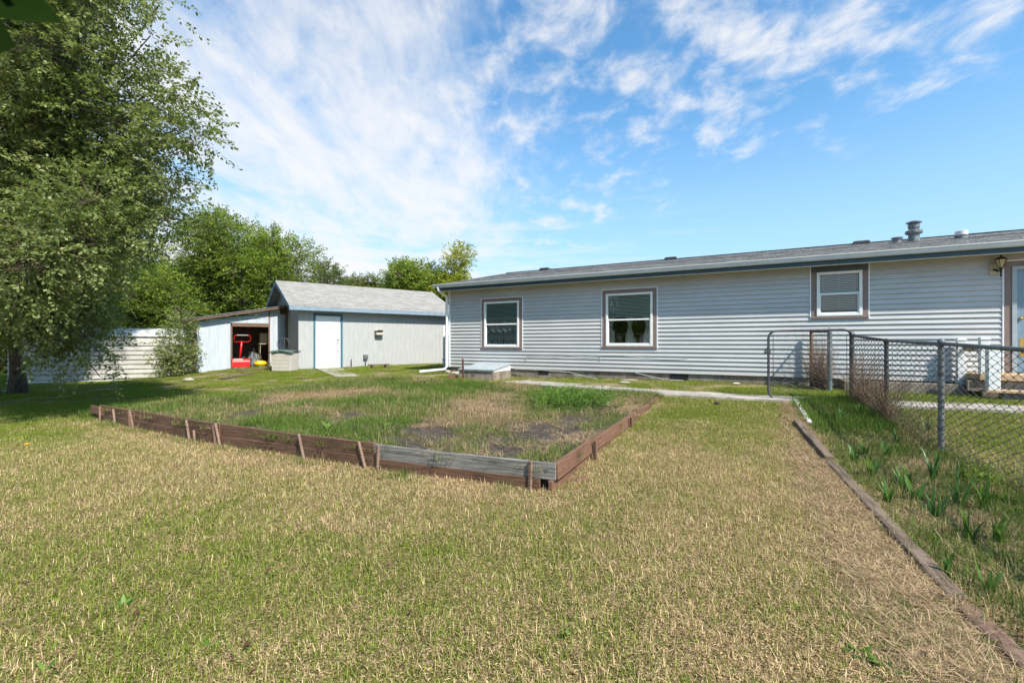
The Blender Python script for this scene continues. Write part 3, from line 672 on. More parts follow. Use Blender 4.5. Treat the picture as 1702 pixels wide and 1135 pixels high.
# ------------------------------------------------------------------ shed
SP = np.array((-7.8, 16.7)); SDr = np.array((.79, .61)); SDr = SDr/np.linalg.norm(SDr); SI = np.array((-SDr[1], SDr[0])); SA = math.atan2(SDr[1], SDr[0])
def st(px, dy=0): r = (px-CX)/F; q = SP+SI*dy; return (r*q[1]-q[0])/(SDr[0]-SDr[1]*r)
def sz_(px, py, dy=0): q = SP+SI*dy; return EYE-(py-HY)/F*(q[1]+SDr[1]*st(px, dy))
SH = thing('shed', (SP[0], SP[1], 0), SA, 'grey panelled shed with pale shingle roof and white door', 'shed')
SL, SW, SZB, SZT = 6.25, 4.4, .27, 2.66
d0, d1 = st(524.5), st(566); dz0, dz1 = sz_(545, 611), sz_(545, 524.5)
m_ = MB(); m_.box(0, d0-.02, 0, .08, SZB, SZT); m_.box(d1+.02, SL, 0, .08, SZB, SZT); m_.box(d0-.02, d1+.02, 0, .08, dz1+.02, SZT); m_.build('front_wall', 'shed_panel', SH)
rh = 1.02; rzs = SZT+rh
m_ = MB(); m_.prism([(.08, SZB), (SW, SZB), (SW, SZT), (SW/2, rzs), (.0, SZT), (.08, SZT)], .0, .06, 'x'); m_.build('gable_wall', 'shed_panel', SH)
m_ = MB(); m_.prism([(.08, SZB), (SW, SZB), (SW, SZT), (SW/2, rzs), (.0, SZT), (.08, SZT)], SL-.06, SL, 'x'); m_.build('gable_wall', 'shed_panel', SH)
m_ = MB(); m_.box(.06, SL-.06, SW-.08, SW, SZB, SZT); m_.build('rear_wall', 'shed_panel', SH)
p2 = math.atan2(rh, SW/2); ov = .32; L2 = (SW/2+ov)/math.cos(p2)
ze = SZT-math.tan(p2)*ov+.06
for s in (0, 1):
    m_ = MB(); m_.box(0, SL+.7, 0, L2+.01, -.025, 0); y = 0
    while y < L2-.1: m_.prism([(y-.006, .001), (y-.006, .008), (y+.138, .002), (y+.138, .001)], 0, SL+.7, 'x'); y += .14
    o = m_.build('roof', 'shingle_light', SH); o.location = (-.36, -ov, ze) if s == 0 else (SL+.34, SW+ov, ze); o.rotation_euler = (p2, 0, 0) if s == 0 else (p2, 0, math.pi)
m_ = MB(); m_.box(-.36, SL+.34, -ov-.02, -ov+.0, ze-.14, ze-.004); m_.build('fascia', 'shed_blue', SH)
for xg in (-.375, SL+.34):
    m_ = MB(); rr = ze+math.tan(p2)*(SW/2+ov)
    for y0, y1 in ((-ov-.02, SW/2), (SW+ov+.02, SW/2)):
        m_.add([(xg, y0, ze-.14), (xg, y0, ze+.0), (xg, y1, rr+.0), (xg, y1, rr-.17), (xg+.02, y0, ze-.14), (xg+.02, y0, ze), (xg+.02, y1, rr), (xg+.02, y1, rr-.17)], [(0,1,2,3),(7,6,5,4),(0,4,5,1),(3,2,6,7),(0,3,7,4),(1,5,6,2)])
    m_.build('rake_board', 'shed_blue', SH)
m_ = MB(); m_.box(-.34, SL+.3, -ov+.0, -.001, ze-.045, ze-.035); m_.build('soffit', 'shed_blue', SH)
tw = .075
m_ = MB(); m_.box(d0-tw, d0, -.025, 0, SZB, dz1); m_.box(d1, d1+tw, -.025, 0, SZB, dz1); m_.box(d0-tw, d1+tw, -.025, 0, dz1, dz1+tw); dd = m_.build('door', 'teal', SH, bevel=.003)
m_ = MB(); m_.box(d0+.004, d1-.004, .004, .04, SZB+.03, dz1-.015); m_.build('door_leaf', 'white_door', dd, bevel=.004)
for zz_, w_ in ((dz0+1.05, .05), (dz0+.93, .035), (dz0+.62, .04)): m_ = MB(); m_.box(d1-.13, d1-.13+w_*1.5, -.02, .003, zz_-.02, zz_+.02); m_.build('latch', 'steel_dark', dd, bevel=.003)
m_ = MB(); m_.box(0, SL, -.012, 0, SZB-.03, SZB+.07); m_.build('bottom_board', 'foundation', SH) if False else None
# corner + lower edge
m_ = MB(); m_.box(.1, SL-.1, .1, SW-.1, SZB-.4, SZB); m_.build('floor_slab', 'concrete', SH)
# wall planter on the shed
pt, pz = st(629), sz_(629, 553)
PL = thing('wall_planter', tuple(SP+SDr*pt)+(pz,), SA, 'small tan hooded planter hanging on the grey shed wall', 'planter')
m_ = MB()
for i in range(13):
    t = math.pi*i/12; m_.v.append((-.17*math.cos(t), -.02, .09+.05*math.sin(t))); m_.v.append((-.17*math.cos(t), -.20, .06+.05*math.sin(t)))
for i in range(12): m_.f.append((2*i, 2*i+2, 2*i+3, 2*i+1))
m_.build('hood', 'tan_plastic', PL)
m_ = MB(); m_.prism([(-.17, .0), (-.15, -.09), (.15, -.09), (.17, .0)], -.2, -.02, 'y'); m_.build('tray', 'tan_plastic', PL, bevel=.008)
m_ = MB(); m_.box(-.17, .17, -.018, -.003, -.09, .12); m_.build('back_plate', 'tan_plastic', PL)
m_ = MB(); m_.box(-.13, .13, -.15, -.03, .0, .035); m_.build('soil', 'soil', PL)
# electrical box
et, ez = st(607), sz_(607, 593)
EB = thing('electric_box', tuple(SP+SDr*et)+(ez,), SA, 'small grey electric box with conduit low on the shed wall', 'electric box')
m_ = MB(); m_.box(-.085, .085, -.09, -.003, -.09, .09); m_.build('box_cover', 'galv', EB, bevel=.008)
m_ = MB(); m_.tube([(0, -.045, -.09), (0, -.045, -(ez-.27))], .022, 8); m_.build('conduit', 'galv', EB)
x, y = SP+SDr*st(583)+(-SI)*.08
m_ = MB(); m_.tube([(x, y, .2), (x, y, .62)], .013, 6); m_.tube([(x-.03, y, .60), (x+.03, y, .60)], .01, 5); tag(m_.build('garden_tap', 'steel_dark'), 'thin metal garden tap pipe right of the white shed door', 'tap')
# low bench
x, y = px2ground(630, 612)
BN = thing('low_bench', (x, y, T(x, y)), SA, 'small low plank bench at the foot of the shed wall', 'bench')
m_ = MB(); m_.box(-.38, .38, -.12, .12, .12, .155); m_.build('seat', 'timber', BN, bevel=.005)
for sx_ in (-.26, .26):
    m_ = MB(); m_.box(sx_-.03, sx_+.03, -.1, .1, 0, .12); m_.build('leg', 'timber', BN)
ribbon('shed_step', [px2ground(545, 612), px2ground(562, 619), px2ground(578, 627)], [.85, .8, .6], 'concrete', .02, 'concrete slab in the grass before the white shed door')
# white picket panel
q = np.array((-2.62, 17.4)); PK = thing('picket_fence', (q[0], q[1], 0), math.radians(58), 'tall white picket panel between shed and house', 'fence')
for i in range(7):
    m_ = MB(); xx = i*.155; m_.box(xx, xx+.10, -.012, .012, .28, 1.92); m_.build('picket', 'white', PK, bevel=.003)
for zz_ in (.6, 1.6): m_ = MB(); m_.box(0, 1.05, .013, .05, zz_-.04, zz_+.04); m_.build('rail', 'white', PK)

# ------------------------------------------------------------------ lean-to (recessed frame)
DY = 1.78; LP = SP+SI*DY
LT = thing('lean_to', (LP[0], LP[1], 0), SA, 'open fronted peeling lean-to built onto the end of the shed', 'lean-to')
tl = lambda px: st(px, DY); zl = lambda px, py: sz_(px, py, DY)
xl, xo0, xo1, xr = tl(322), tl(386), tl(446), tl(478)
def roofl(x): return np.interp(x, [xl-.25, 0.02], [zl(309, 531)+.02, zl(478, 507)])
def slab(mb, x0, x1, y0, y1, zb0, zb1, zt0, zt1):
    mb.add([(x0,y0,zb0),(x1,y0,zb1),(x1,y1,zb1),(x0,y1,zb0),(x0,y0,zt0),(x1,y0,zt1),(x1,y1,zt1),(x0,y1,zt0)], [(0,3,2,1),(4,5,6,7),(0,1,5,4),(1,2,6,5),(2,3,7,6),(3,0,4,7)])
m_ = MB(); slab(m_, xl-.25, .0, -.28, 2.5, roofl(xl-.25)-.03, roofl(0)-.03, roofl(xl-.25), roofl(0)); m_.build('roof', 'galv', LT)
m_ = MB(); slab(m_, xl-.24, -.02, -.26, -.22, roofl(xl-.25)-.11, roofl(0)-.11, roofl(xl-.25)-.032, roofl(0)-.032); m_.build('roof_edge', 'old_wood', LT)
zfl, zfr = .10, .31
m_ = MB(); slab(m_, xl+.09, xo0-.06, -.01, .02, zfl+.06, .30, roofl(xl)-.12, roofl(xo0)-.13-.18); m_.build('front_panel', 'lean_panel', LT, label='peeling blue white panel left of the opening')
m_ = MB(); m_.box(xl, xl+.09, -.03, .06, zfl, roofl(xl)-.08); m_.build('corner_post', 'old_wood', LT)
m_ = MB(); m_.box(xo0-.06, xo0, -.035, .05, .28, zl(386, 541)); m_.build('door_post', 'timber', LT)
m_ = MB()
za = zl(386, 536.5)
for i in range(3):
    b0 = za+i*.17; t0 = b0+.166
    x0_ = tl(344) if i == 0 else (tl(352) if i == 1 else tl(395)); slab(m_, x0_, xo1, -.035, -.012, b0, b0, min(t0, roofl(x0_)-.1), min(t0, roofl(xo1)-.08))
m_.build('header_boards', 'lean_panel', LT)
m_ = MB(); m_.box(xo0-.02, xo1, -.04, .05, zl(416, 543), za-.01); m_.build('lintel', 'old_wood', LT)
m_ = MB(); m_.box(xo0-.02, xo1, -.055, -.041, zl(416, 543), zl(416, 541)); m_.build('lintel_strip', 'timber', LT)
m_ = MB(); m_.box(xo1, xo1+.05, -.04, .06, .36, roofl(xo1)-.05); m_.build('opening_post', 'old_wood', LT)
m_ = MB(); slab(m_, xo1+.05, tl(465), -.012, .02, .36, .36, roofl(xo1+.05)-.06, roofl(tl(465))-.06); m_.build('side_panel', 'lean_panel', LT)
# half open door leaf hinged at the right post
hx = tl(465); m_ = MB(); m_.box(0, .02, 0, .62, .36, 2.38); dl = m_.build('door_leaf', 'lean_panel', LT); dl.location = (hx, -.005, 0); dl.rotation_euler = (0, 0, math.radians(-62))
m_ = MB(); m_.box(tl(477)-.05, tl(477)+.02, -.05, .04, .3, 2.72); m_.build('corner_post', 'old_wood', LT)
m_ = MB(); m_.box(xl, xl+.03, .06, 2.4, zfl, roofl(xl)-.04); m_.box(xl, 0, 2.38, 2.41, zfl, roofl(xl)-.04); m_.build('rear_boards', 'old_wood', LT)
m_ = MB(); slab(m_, xl, 0.0, -.10, 2.38, -.1, -.1, .2, .345); m_.build('floor', 'concrete', LT)
m_ = MB(); slab(m_, xl+.06, xo0+.05, -.16, -.09, zfl-.02, .27, zfl+.05, .34); m_.build('sill_beam', 'timber', LT)
def LW(px, dy): r = (px-CX)/F; q = SP+SI*dy; t = (r*q[1]-q[0])/(SDr[0]-SDr[1]*r); return q+SDr*t
# red snow thrower
q = LW(401, 1.95); R_ = thing('snow_thrower', (q[0], q[1], .34), SA-.1, 'red walk behind snow thrower parked inside the lean-to', 'snow thrower')
m_ = MB(); m_.prism([(-.2, 0), (-.2, .22), (-.12, .32), (.16, .32), (.2, .2), (.2, 0)], -.30, .28, 'x'); m_.build('housing', 'red', R_, bevel=.015)
m_ = MB(); m_.box(-.25, .05, -.175, -.12, .27, .325); m_.build('label_plate', 'tan_plastic', R_)
m_ = MB(); m_.tube([(-.05, .05, .30), (-.02, .0, .6), (.02, -.02, .98)], .035, 8); m_.build('chute', 'red', R_, smooth=True)
m_ = MB(); m_.tube([(-.24, .1, .95), (-.24, .0, 1.05), (-.2, -.02, 1.2), (.27, -.02, 1.2), (.31, 0, 1.12), (.30, .05, 1.0), (.22, .08, .95), (-.24, .1, .95)], .017, 8); m_.build('handle', 'red', R_, smooth=True)
m_ = MB(); m_.tube([(-.14, -.03, 1.2), (.22, -.03, 1.2)], .022, 8); m_.build('grip', 'greyp', R_)
m_ = MB(); m_.tube([(.05, .02, .30), (.06, 0, .38), (.12, 0, .39), (.16, 0, .31)], .02, 8); m_.lathe([(.05, .31), (.05, .36), (.02, .38)], (.06, .05, 0)); m_.build('engine', 'blackp', R_)
for sx_ in (-.32, .29):
    m_ = MB(); m_.lathe([(.08, 0), (.11, .01), (.11, .04), (.08, .05)], k=16); m_.build('wheel', 'blackp', R_, loc=(sx_-.02, .12, .11), rot=(0, math.pi/2, 0))
# yellow machine
q = LW(433, 1.98); Yw = thing('yellow_cultivator', (q[0], q[1], .34), SA, 'small yellow garden machine on the lean-to floor', 'garden machine')
m_ = MB(); m_.lathe([(.10, 0.03), (.17, .06), (.18, .14), (.14, .20), (.05, .23)], k=14); o = m_.build('engine_cover', 'yellow', Yw, smooth=True); o.scale = (1.25, .9, 1)
m_ = MB(); m_.tube([(-.1, .1, .1), (-.14, .3, .4), (-.16, .5, .7)], .014, 6); m_.tube([(.1, .1, .1), (.06, .3, .4), (.0, .5, .7)], .014, 6); m_.build('handle', 'blackp', Yw)
for sx_ in (-.24, .2): m_ = MB(); m_.lathe([(.05, 0), (.07, .01), (.07, .04), (.05, .05)], k=12); m_.build('wheel', 'blackp', Yw, loc=(sx_, 0, .07), rot=(0, math.pi/2, 0))
q = LW(441, 2.5); m_ = MB(); m_.box(-.2, .2, -.15, .15, .9, 1.3); m_.box(-.25, .25, -.2, .2, .86, .9)
for sx_ in (-.22, .22):
    for sy_ in (-.17, .17): m_.tube([(sx_, sy_, 0), (sx_*.9, sy_*.9, .86)], .012, 5)
tag(m_.build('side_table', 'cream', None, (q[0], q[1], .34), (0, 0, SA), bevel=.006), 'small stand holding a cream box inside the lean-to', 'table')
q = LW(424, 2.35); m_ = MB(); m_.lathe([(.12, 0), (.16, .02), (.17, .3), (.19, .32), (.16, .33)], k=14); tag(m_.build('bucket', 'greyp', None, (q[0], q[1], .34)), 'dull grey bucket in the dark behind the yellow machine', 'bucket')
q = LW(422, 2.6); m_ = MB(); m_.prism([(-.15, 0), (.15, 0), (.2, .5), (-.1, .58)], -.12, .12, 'y'); tag(m_.build('crate', 'greyp', None, (q[0]-.1, q[1]+.1, .34), (0, 0, SA+.4), bevel=.01), 'tilted grey crate at the back of the lean-to', 'crate')
# tan storage bin with green lid
q = np.array(LW(475, -.05)); r_ = (474-CX)/F; Yb = 16.1; bx = r_*Yb
BB = thing('storage_bin', (bx, Yb, .27), math.radians(-4), 'tan plastic storage bin with curved green lid by the shed corner', 'storage bin')
m_ = MB(); m_.prism([(-.34, 0), (-.36, .66), (.36, .66), (.34, 0)], -.26, .26, 'y'); bin_ = m_.build('bin_body', 'tan_plastic', BB, bevel=.02)
m_ = MB()
for zz_ in (.12, .25, .38, .51): m_.box(-.30, .33, -.263, -.2605, zz_, zz_+.006)
m_.box(-.22, -.214, -.264, -.2605, .05, .55); m_.box(.18, .20, -.27, -.2605, .55, .66)
m_.build('panel_lines', 'greyp', BB)
m_ = MB(); V = []
for j in range(9):
    for i in range(13):
        u = i/12; v = j/8; V.append((-.42+.84*u, -.32+.62*v, .685+.05*math.sin(math.pi*v)-.03*math.cos(2*math.pi*u)*(1-v)))
m_.v = V+[(p[0]*.97, p[1]*.97, p[2]-.03) for p in V]
for j in range(8):
    for i in range(12): k = j*13+i; m_.f += [(k, k+1, k+14, k+13), (117+k, 117+k+13, 117+k+14, 117+k+1)]
for i in range(12): m_.f += [(i, 117+i, 118+i, i+1), (104+i, 105+i, 222+i, 221+i)]
for j in range(8): m_.f += [(j*13, j*13+13, 117+j*13+13, 117+j*13), (j*13+12, 117+j*13+12, 117+j*13+25, j*13+25)]
m_.build('lid', 'green_lid', BB, smooth=True)
m_ = MB()
for ax, ay, az in ((0, 0, 0), (.6, 0, .2), (1.2, .1, 0), (1.9, 0, .3), (2.6, .2, 0)):
    pts = []
    for i in range(25):
        t = 2*math.pi*i/24; v = Vector((.26*math.cos(t), 0, .22*math.sin(t))); v.rotate(Matrix.Rotation(ax, 3, 'Z')); v.rotate(Matrix.Rotation(ay, 3, 'X')); pts.append((v.x, v.y*.6, v.z+.22))
    m_.tube(pts, .009, 5, False)
tag(m_.build('wire_plant_stand', 'steel_dark', None, (bx-.03, Yb, .27+.72)), 'round black wire plant stand sitting on the green bin lid', 'plant stand')
# planks lying in front of lean-to
for (p0, p1, lab) in (((365, 631), (420, 622), 'grey plank lying in the grass before the lean-to opening'), ((395, 617), (455, 613), 'brown plank on the ground under the lean-to opening')):
    a = np.array(px2ground(*p0)); b = np.array(px2ground(*p1)); L = np.linalg.norm(b-a); m_ = MB(); m_.box(0, L, -.09, .09, 0, .045)
    za, zb = T(*a), T(*b); tag(m_.build('plank', 'timber', None, (a[0], a[1], za+.015), (0, -math.atan2(zb-za, L), math.atan2(b[1]-a[1], b[0]-a[0])), bevel=.005), lab, 'plank')

# ------------------------------------------------------------------ white ribbed metal store
a = np.array((-16.7, 15.15)); b = np.array((-11.2, 17.3)); L = np.linalg.norm(b-a); RA = math.atan2(b[1]-a[1], b[0]-a[0])
RB = thing('metal_store', (a[0], a[1], -.12), RA, 'low white ribbed metal store half hidden behind the tree', 'metal shed')
m_ = MB(); prof = []; z = .12
while z < 1.30: prof += [(.01, z), (-.035, z+.008), (-.03, z+.128), (.01, z+.136)]; z += .165
prof = [(.02, .05)]+prof+[(-.0, 1.36), (.02, 1.5), (.07, 1.62)]+[(1.8, 1.62), (1.8, .05)]
m_.prism(prof, 0, L, 'x'); m_.build('ribbed_wall', 'ribbed', RB)
m_ = MB(); m_.prism([(-.02, 1.60), (.05, 1.72), (.25, 1.84), (.9, 1.92), (1.6, 1.84), (1.85, 1.7), (1.85, 1.6)], -.1, L+.1, 'x'); m_.build('roof', 'ribbed_top', RB)
m_ = MB(); m_.box(0, L, -.08, -.03, .0, .07); m_.build('base_rail', 'white', RB)
# white edging fence lying there
a2 = np.array(px2ground(225, 627)); b2 = np.array(px2ground(288, 624))
EG = thing('edging_fence', (a2[0], a2[1], T(*a2)), math.atan2(b2[1]-a2[1], b2[0]-a2[0]), 'low white picket edging leaning against the ribbed store', 'garden edging'); EL_ = np.linalg.norm(b2-a2)
n = int(EL_/.09)
for i in range(n): m_ = MB(); m_.box(i*.09, i*.09+.04, -.01, .01, .0, .26+.04*math.sin(i*.7)); m_.build('picket', 'white', EG)
m_ = MB(); m_.box(0, EL_, .011, .03, .20, .23); m_.box(0, EL_, .011, .03, .05, .08); m_.build('rail', 'white', EG)

# ------------------------------------------------------------------ raised bed boards
BD = thing('raised_bed', (C0[0], C0[1], 0), 0, 'raised garden bed edged with brown planks and stakes', 'garden bed')
def fp(a, off=0): a_ = np.clip(a, 0, 99); p = C0+EF*a+ER*(bow(np.array(a))+off); return p
def plank(p0, z0, p1, z1, h, th, m, tilt=0, name='plank', label=None, ext=0):
    p0 = Vector((p0[0], p0[1], z0)); p1 = Vector((p1[0], p1[1], z1)); d = p1-p0; L = d.length; N = 14; mb = MB(); rr = random.random()*9
    ns = 5
    for i in range(N+1):
        x = L*i/N; wv = .006*math.sin(x*2+rr)
        for (yy, zz_) in ((-th/2, 0), (th/2, 0), (th/2, h), (-th/2, h)): mb.v.append((x, yy+wv, zz_+.004*math.sin(x*3+rr)))
    for i in range(N):
        k = i*4
        for j in range(4): mb.f.append((k+j, k+(j+1) % 4, k+4+(j+1) % 4, k+4+j))
    mb.f += [(3, 2, 1, 0), (N*4, N*4+1, N*4+2, N*4+3)]
    o = mb.build(name, m, BD, bevel=.004, label=label)
    rzz = math.atan2(d.y, d.x); ry = -math.asin(d.z/L)
    o.matrix_local = Matrix.Translation(p0-Vector((C0[0], C0[1], 0))) @ Matrix.Rotation(rzz, 4, 'Z') @ Matrix.Rotation(ry, 4, 'Y') @ Matrix.Rotation(tilt, 4, 'X')
    return o
def stake(a, z0, z1, lean=0, side='f', m='stake', off=-.062, w=.0125, lo=0):
    p = fp(a, off) if side == 'f' else C0+ER*a-EF*(-off*-1)*-1
    d = EF if side == 'f' else ER
    mb = MB(); q0 = Vector((p[0], p[1], z0))-Vector((C0[0], C0[1], 0)); q1 = q0+Vector((d[0]*lean, d[1]*lean, z1-z0))+(Vector((ER[0], ER[1], 0))*.02 if side == 'f' else Vector((0, 0, 0)))
    up = (q1-q0).normalized(); mb.tube([q0, q1], w*1.35, 4); mb.build('stake', m, BD)
NR = -.02
# front: lower + upper runs
segs = [(-.02, 1.82, 'grey_wood', 'redwood', .27), (1.80, 4.19, 'redwood', 'redwood', .282), (4.16, 6.38, 'redwood', 'redwood', .285), (6.34, 7.66, 'redwood', 'redwood', .28)]
for i, (a0, a1, mu, ml, zt_) in enumerate(segs):
    p, q = fp(a0, -.0), fp(a1, -.0); zt2 = zt_
    n = 2 if i else 2
    plank(p+ER*.004, zt_-.135, q+ER*.008, zt2-.135, .137, .036, mu, tilt=-.03, name='plank', label='weathered grey front plank' if mu == 'grey_wood' else None)
    pl, ql = (fp(a0+(.13 if i == 0 else 0), -.012), fp(a1, -.010)); plank(pl, zt_-.265, ql, zt2-.268, .138, .036, ml, tilt=-.03)
plank(fp(7.45, -.02), .12, fp(7.95, .0), .14, .12, .034, 'redwood', tilt=.1)
for a, z1, ln, m in ((.18, .285, 0, 'stake'), (1.72, .275, 0.0, 'stake'), (1.84, .29, .13, 'stake'), (2.65, .30, .13, 'stake'), (4.05, .30, .15, 'stake'), (4.15, .28, .10, 'redwood'), (4.6, .18, .06, 'stake'), (4.7, .285, .13, 'stake'), (6.2, .30, .17, 'stake'), (6.33, .28, .10, 'redwood'), (6.85, .27, .12, 'stake'), (7.45, .27, .05, 'stake')):
    stake(a, -.02, z1, ln, 'f', m)
# right side boards
def rp(b, off=0): return C0+ER*b-EF*off
plank(rp(.0, .02), .145, rp(2.62, .0), .14, .135, .036, 'redwood2', tilt=-.08, label='reddish brown side plank')
plank(rp(2.62, .01), .14, rp(5.05, .0), .165, .13, .036, 'redwood2', tilt=-.08, label='reddish brown side plank')
plank(rp(-.05, -.01), .01, rp(2.4, -.01), .02, .13, .036, 'redwood2', tilt=-.03)
for b in (.98, 2.6):
    p = rp(b, .055); mb = MB(); mb.tube([(p[0]-C0[0], p[1]-C0[1], -.02), (p[0]-C0[0], p[1]-C0[1], .27)], .022, 4); mb.build('stake', 'old_wood', BD)

# ------------------------------------------------------------------ timbers edging the iris strip
TL = [((1322, 668), (1346, 706), .03, 'white', 'white painted edging board below the gate', .05), ((1324, 706), (1378, 768), .042, 'timber', 'old landscape timber nearest the gate end of the iris bed', .07),
      ((1380, 770), (1594, 1000), .042, 'timber', 'long weathered timber plank edging the iris bed', .035), ((1600, 1008), (1720, 1120), .045, 'old_wood', 'sunken dark rotten timber in the lower right corner', .02)]
for i, (p0, p1, w_, m, lab, h_) in enumerate(TL):
    a = np.array(px2ground(*p0)); b = np.array(px2ground(*p1)); d = b-a; L = np.linalg.norm(d); za, zb = T(*a), T(*b)
    N = 12; mb = MB()
    for k in range(N+1):
        x = L*k/N; w2 = w_*(1+random.uniform(-.06, .06)); hz = h_+random.uniform(-.006, .006)
        for yy, zz_ in ((-w2, -.04), (w2, -.04), (w2, hz), (-w2, hz)): mb.v.append((x, yy, zz_))
    for k in range(N):
        for j in range(4): mb.f.append((k*4+j, k*4+(j+1) % 4, k*4+4+(j+1) % 4, k*4+4+j))
    mb.f += [(3, 2, 1, 0), (N*4, N*4+1, N*4+2, N*4+3)]
    tag(mb.build('landscape_timber', m, None, (a[0], a[1], za), (0, -math.asin((zb-za)/L), math.atan2(d[1], d[0])), bevel=.012), lab, 'timber', 'timbers edging the flower strip')

# ------------------------------------------------------------------ chain link
def mesh_wire(mb, p0, p1, H, zf, cell=.055, r=.0019, wob=.004, z0off=.04, k=3):
    p0 = Vector(p0); p1 = Vector(p1); d = p1-p0; L = d.length; d.normalize(); nrm = Vector((-d.y, d.x, 0)); n = int(L/cell)
    rows = int(H/(cell*.52))
    for i in range(n+1):
        pts = []
        for j in range(rows*1+1):
            x = i*cell+(cell*.5 if (i+j) % 2 else -cell*.5)
            q = p0+d*min(max(x, 0), L); z = zf(q.x, q.y)+z0off+j*cell*.5
            s = .0035 if (j+i) % 2 else -.0035
            pts.append((q.x+nrm.x*s+random.gauss(0, wob*.5), q.y+nrm.y*s+random.gauss(0, wob*.5), z+random.gauss(0, wob*.6)))
        mb.tube(pts, r, k, False)
pA, pB, pC, pD = (5.87, 7.9), (5.24, 6.4), (4.73, 5.04), (4.02, 3.3)
FN = thing('chain_link_fence', (pA[0], pA[1], 0), 0, 'chain link fence running along the right side of the yard', 'fence')
base = Vector((pA[0], pA[1], 0))
def loc(p, z=0): return (p[0]-pA[0], p[1]-pA[1], z)
posts = [pA, pB, pC, pD, (3.3, 1.55), (2.6, -.2)]; topz = lambda p: {0: 1.40, 1: 1.305, 2: 1.262, 3: 1.20, 4: 1.17, 5: 1.17}[posts.index(p)]
for i, p in enumerate(posts):
    m_ = MB(); zt_ = topz(p)-(.03 if i == 1 else 0); m_.tube([loc(p, T(*p)-.1), loc(p, zt_-.02)], .036 if i == 0 else (.026 if i == 1 else .029), 12); m_.lathe([(.032, -.03), (.036, 0), (.03, .025), (.01, .04)] if i else [(.04, -.02), (.044, .01), (.03, .04), (.008, .06)], loc(p, zt_))
    m_.build('post', 'steel_dark' if i == 0 else ('steel_dark' if i == 1 else 'galv'), FN, smooth=False)
    m_ = MB()
    for zz_ in ([.25, .55, .85] if i else [.2, .5, .8, 1.05]): m_.lathe([(.034 if i else .041, 0), (.034 if i else .041, .018)], loc(p, T(*p)+zz_), 12)
    m_.build('tie_band', 'steel_dark', FN)
for p, q in zip(posts, posts[1:]):
    m_ = MB(); m_.tube([loc(p, topz(p)-.02), loc(((p[0]+q[0])/2, (p[1]+q[1])/2), (topz(p)+topz(q))/2-.022), loc(q, topz(q)-.02)], .021, 10); m_.build('top_rail', 'galv' if p in (pB, pC, pD) else 'steel_dark', FN, smooth=True)
m_ = MB()
for p, q in zip(posts[:4], posts[1:5]):
    tz0, tz1 = topz(p), topz(q); L = math.dist(p, q)
    zf = lambda x, y: 0
    d = Vector((q[0]-p[0], q[1]-p[1], 0)).normalized(); nrm = Vector((-d.y, d.x, 0)); cell = .074; n = int(L/cell)
    for i in range(n+1):
        pts = []; rows = 32
        for j in range(rows+1):
            x = min(max(i*cell+(cell/2 if (i+j) % 2 else -cell/2), 0), L); f = x/L; zt_ = tz0+(tz1-tz0)*f-.01; bx_, by_ = p[0]+d.x*x, p[1]+d.y*x
            zb_ = .02+np.interp(by_, [3.3, 5.04, 6.4, 7.9], [.0, .05, .16, .27]); z = zb_+(zt_-zb_)*j/rows
            s = .004 if (j+i) % 2 else -.004; bulge = .025*math.sin(math.pi*f)*math.sin(math.pi*j/rows)
            pts.append((bx_-pA[0]+nrm.x*(s+bulge)+random.gauss(0, .0025), by_-pA[1]+nrm.y*(s+bulge)+random.gauss(0, .0025), z+random.gauss(0, .0025)))
        m_.tube(pts, .0038, 4, False)
m_.build('wire_mesh', 'wire', FN)
# short section to the house
sA, sB = (6.24, 8.98), (6.40, 9.78)
F2 = thing('fence_section', (sA[0], sA[1], 0), 0, 'short vine choked chain link section between path and house wall', 'fence')
m_ = MB(); m_.tube([(0, 0, .1), (0, 0, 1.50)], .042, 12); m_.lathe([(.046, 0), (.046, .02), (.03, .045), (.01, .05)], (0, 0, 1.5)); m_.build('post', 'galv', F2)
m_ = MB(); m_.tube([(.16, .8, .1), (.16, .8, 1.52)], .032, 10); m_.build('post', 'old_wood', F2)
m_ = MB(); m_.tube([(0, 0, 1.47), (.16, .8, 1.49)], .02, 8); m_.build('top_rail', 'steel_dark', F2)
m_ = MB(); mesh_wire(m_, (0, 0, 0), (.16, .8, 0), 1.2, lambda x, y: .3, .055, .0021); m_.build('wire_mesh', 'wire', F2)
# gate
gL, gR = (4.60, 8.2), (5.82, 7.83); gd = np.array(gR)-np.array(gL); GLn = np.linalg.norm(gd)
GT = thing('fence_gate', (gL[0], gL[1], .265), math.atan2(gd[1], gd[0]), 'round cornered chain link gate standing open over the path', 'gate')
m_ = MB(); Hh = 1.20; c = .13; pts = []; GW = GLn
for (cx_, cz_, a0) in ((GW-c, Hh-c+.02, 0), (c, Hh-c-.0, 90), (c, c, 180), (GW-c, c, 270)):
    for k in range(6): t = math.radians(a0+k*18); pts.append((cx_+c*math.cos(t), 0, cz_+c*math.sin(t)))
pts.append(pts[0]); m_.tube(pts, .021, 10, False); m_.build('gate_frame', 'steel_dark', GT, smooth=True)
m_ = MB(); mesh_wire(m_, (.05, 0, 0), (GW-.05, 0, 0), Hh-.02, lambda x, y: -.02, .066, .0026, .005); m_.build('wire_mesh', 'galv', GT)
m_ = MB()
for xx in (.075, GW-.075): m_.tube([(xx, -.004, .05), (xx, -.004, Hh-.06)], .005, 5)
for xx, x2 in ((.0, .075), (GW, GW-.075)):
    for zz_ in (.2, .62, .95): m_.tube([(xx, -.012, zz_), (x2, -.012, zz_)], .006, 5)
m_.build('tension_bar', 'steel_dark', GT)
m_ = MB(); m_.tube([(-.03, 0, .82), (-.07, -.02, .80), (-.05, -.03, .88), (-.02, 0, .90)], .012, 6); m_.box(-.03, .03, -.03, .03, .80, .86); m_.build('latch', 'steel_dark', GT)
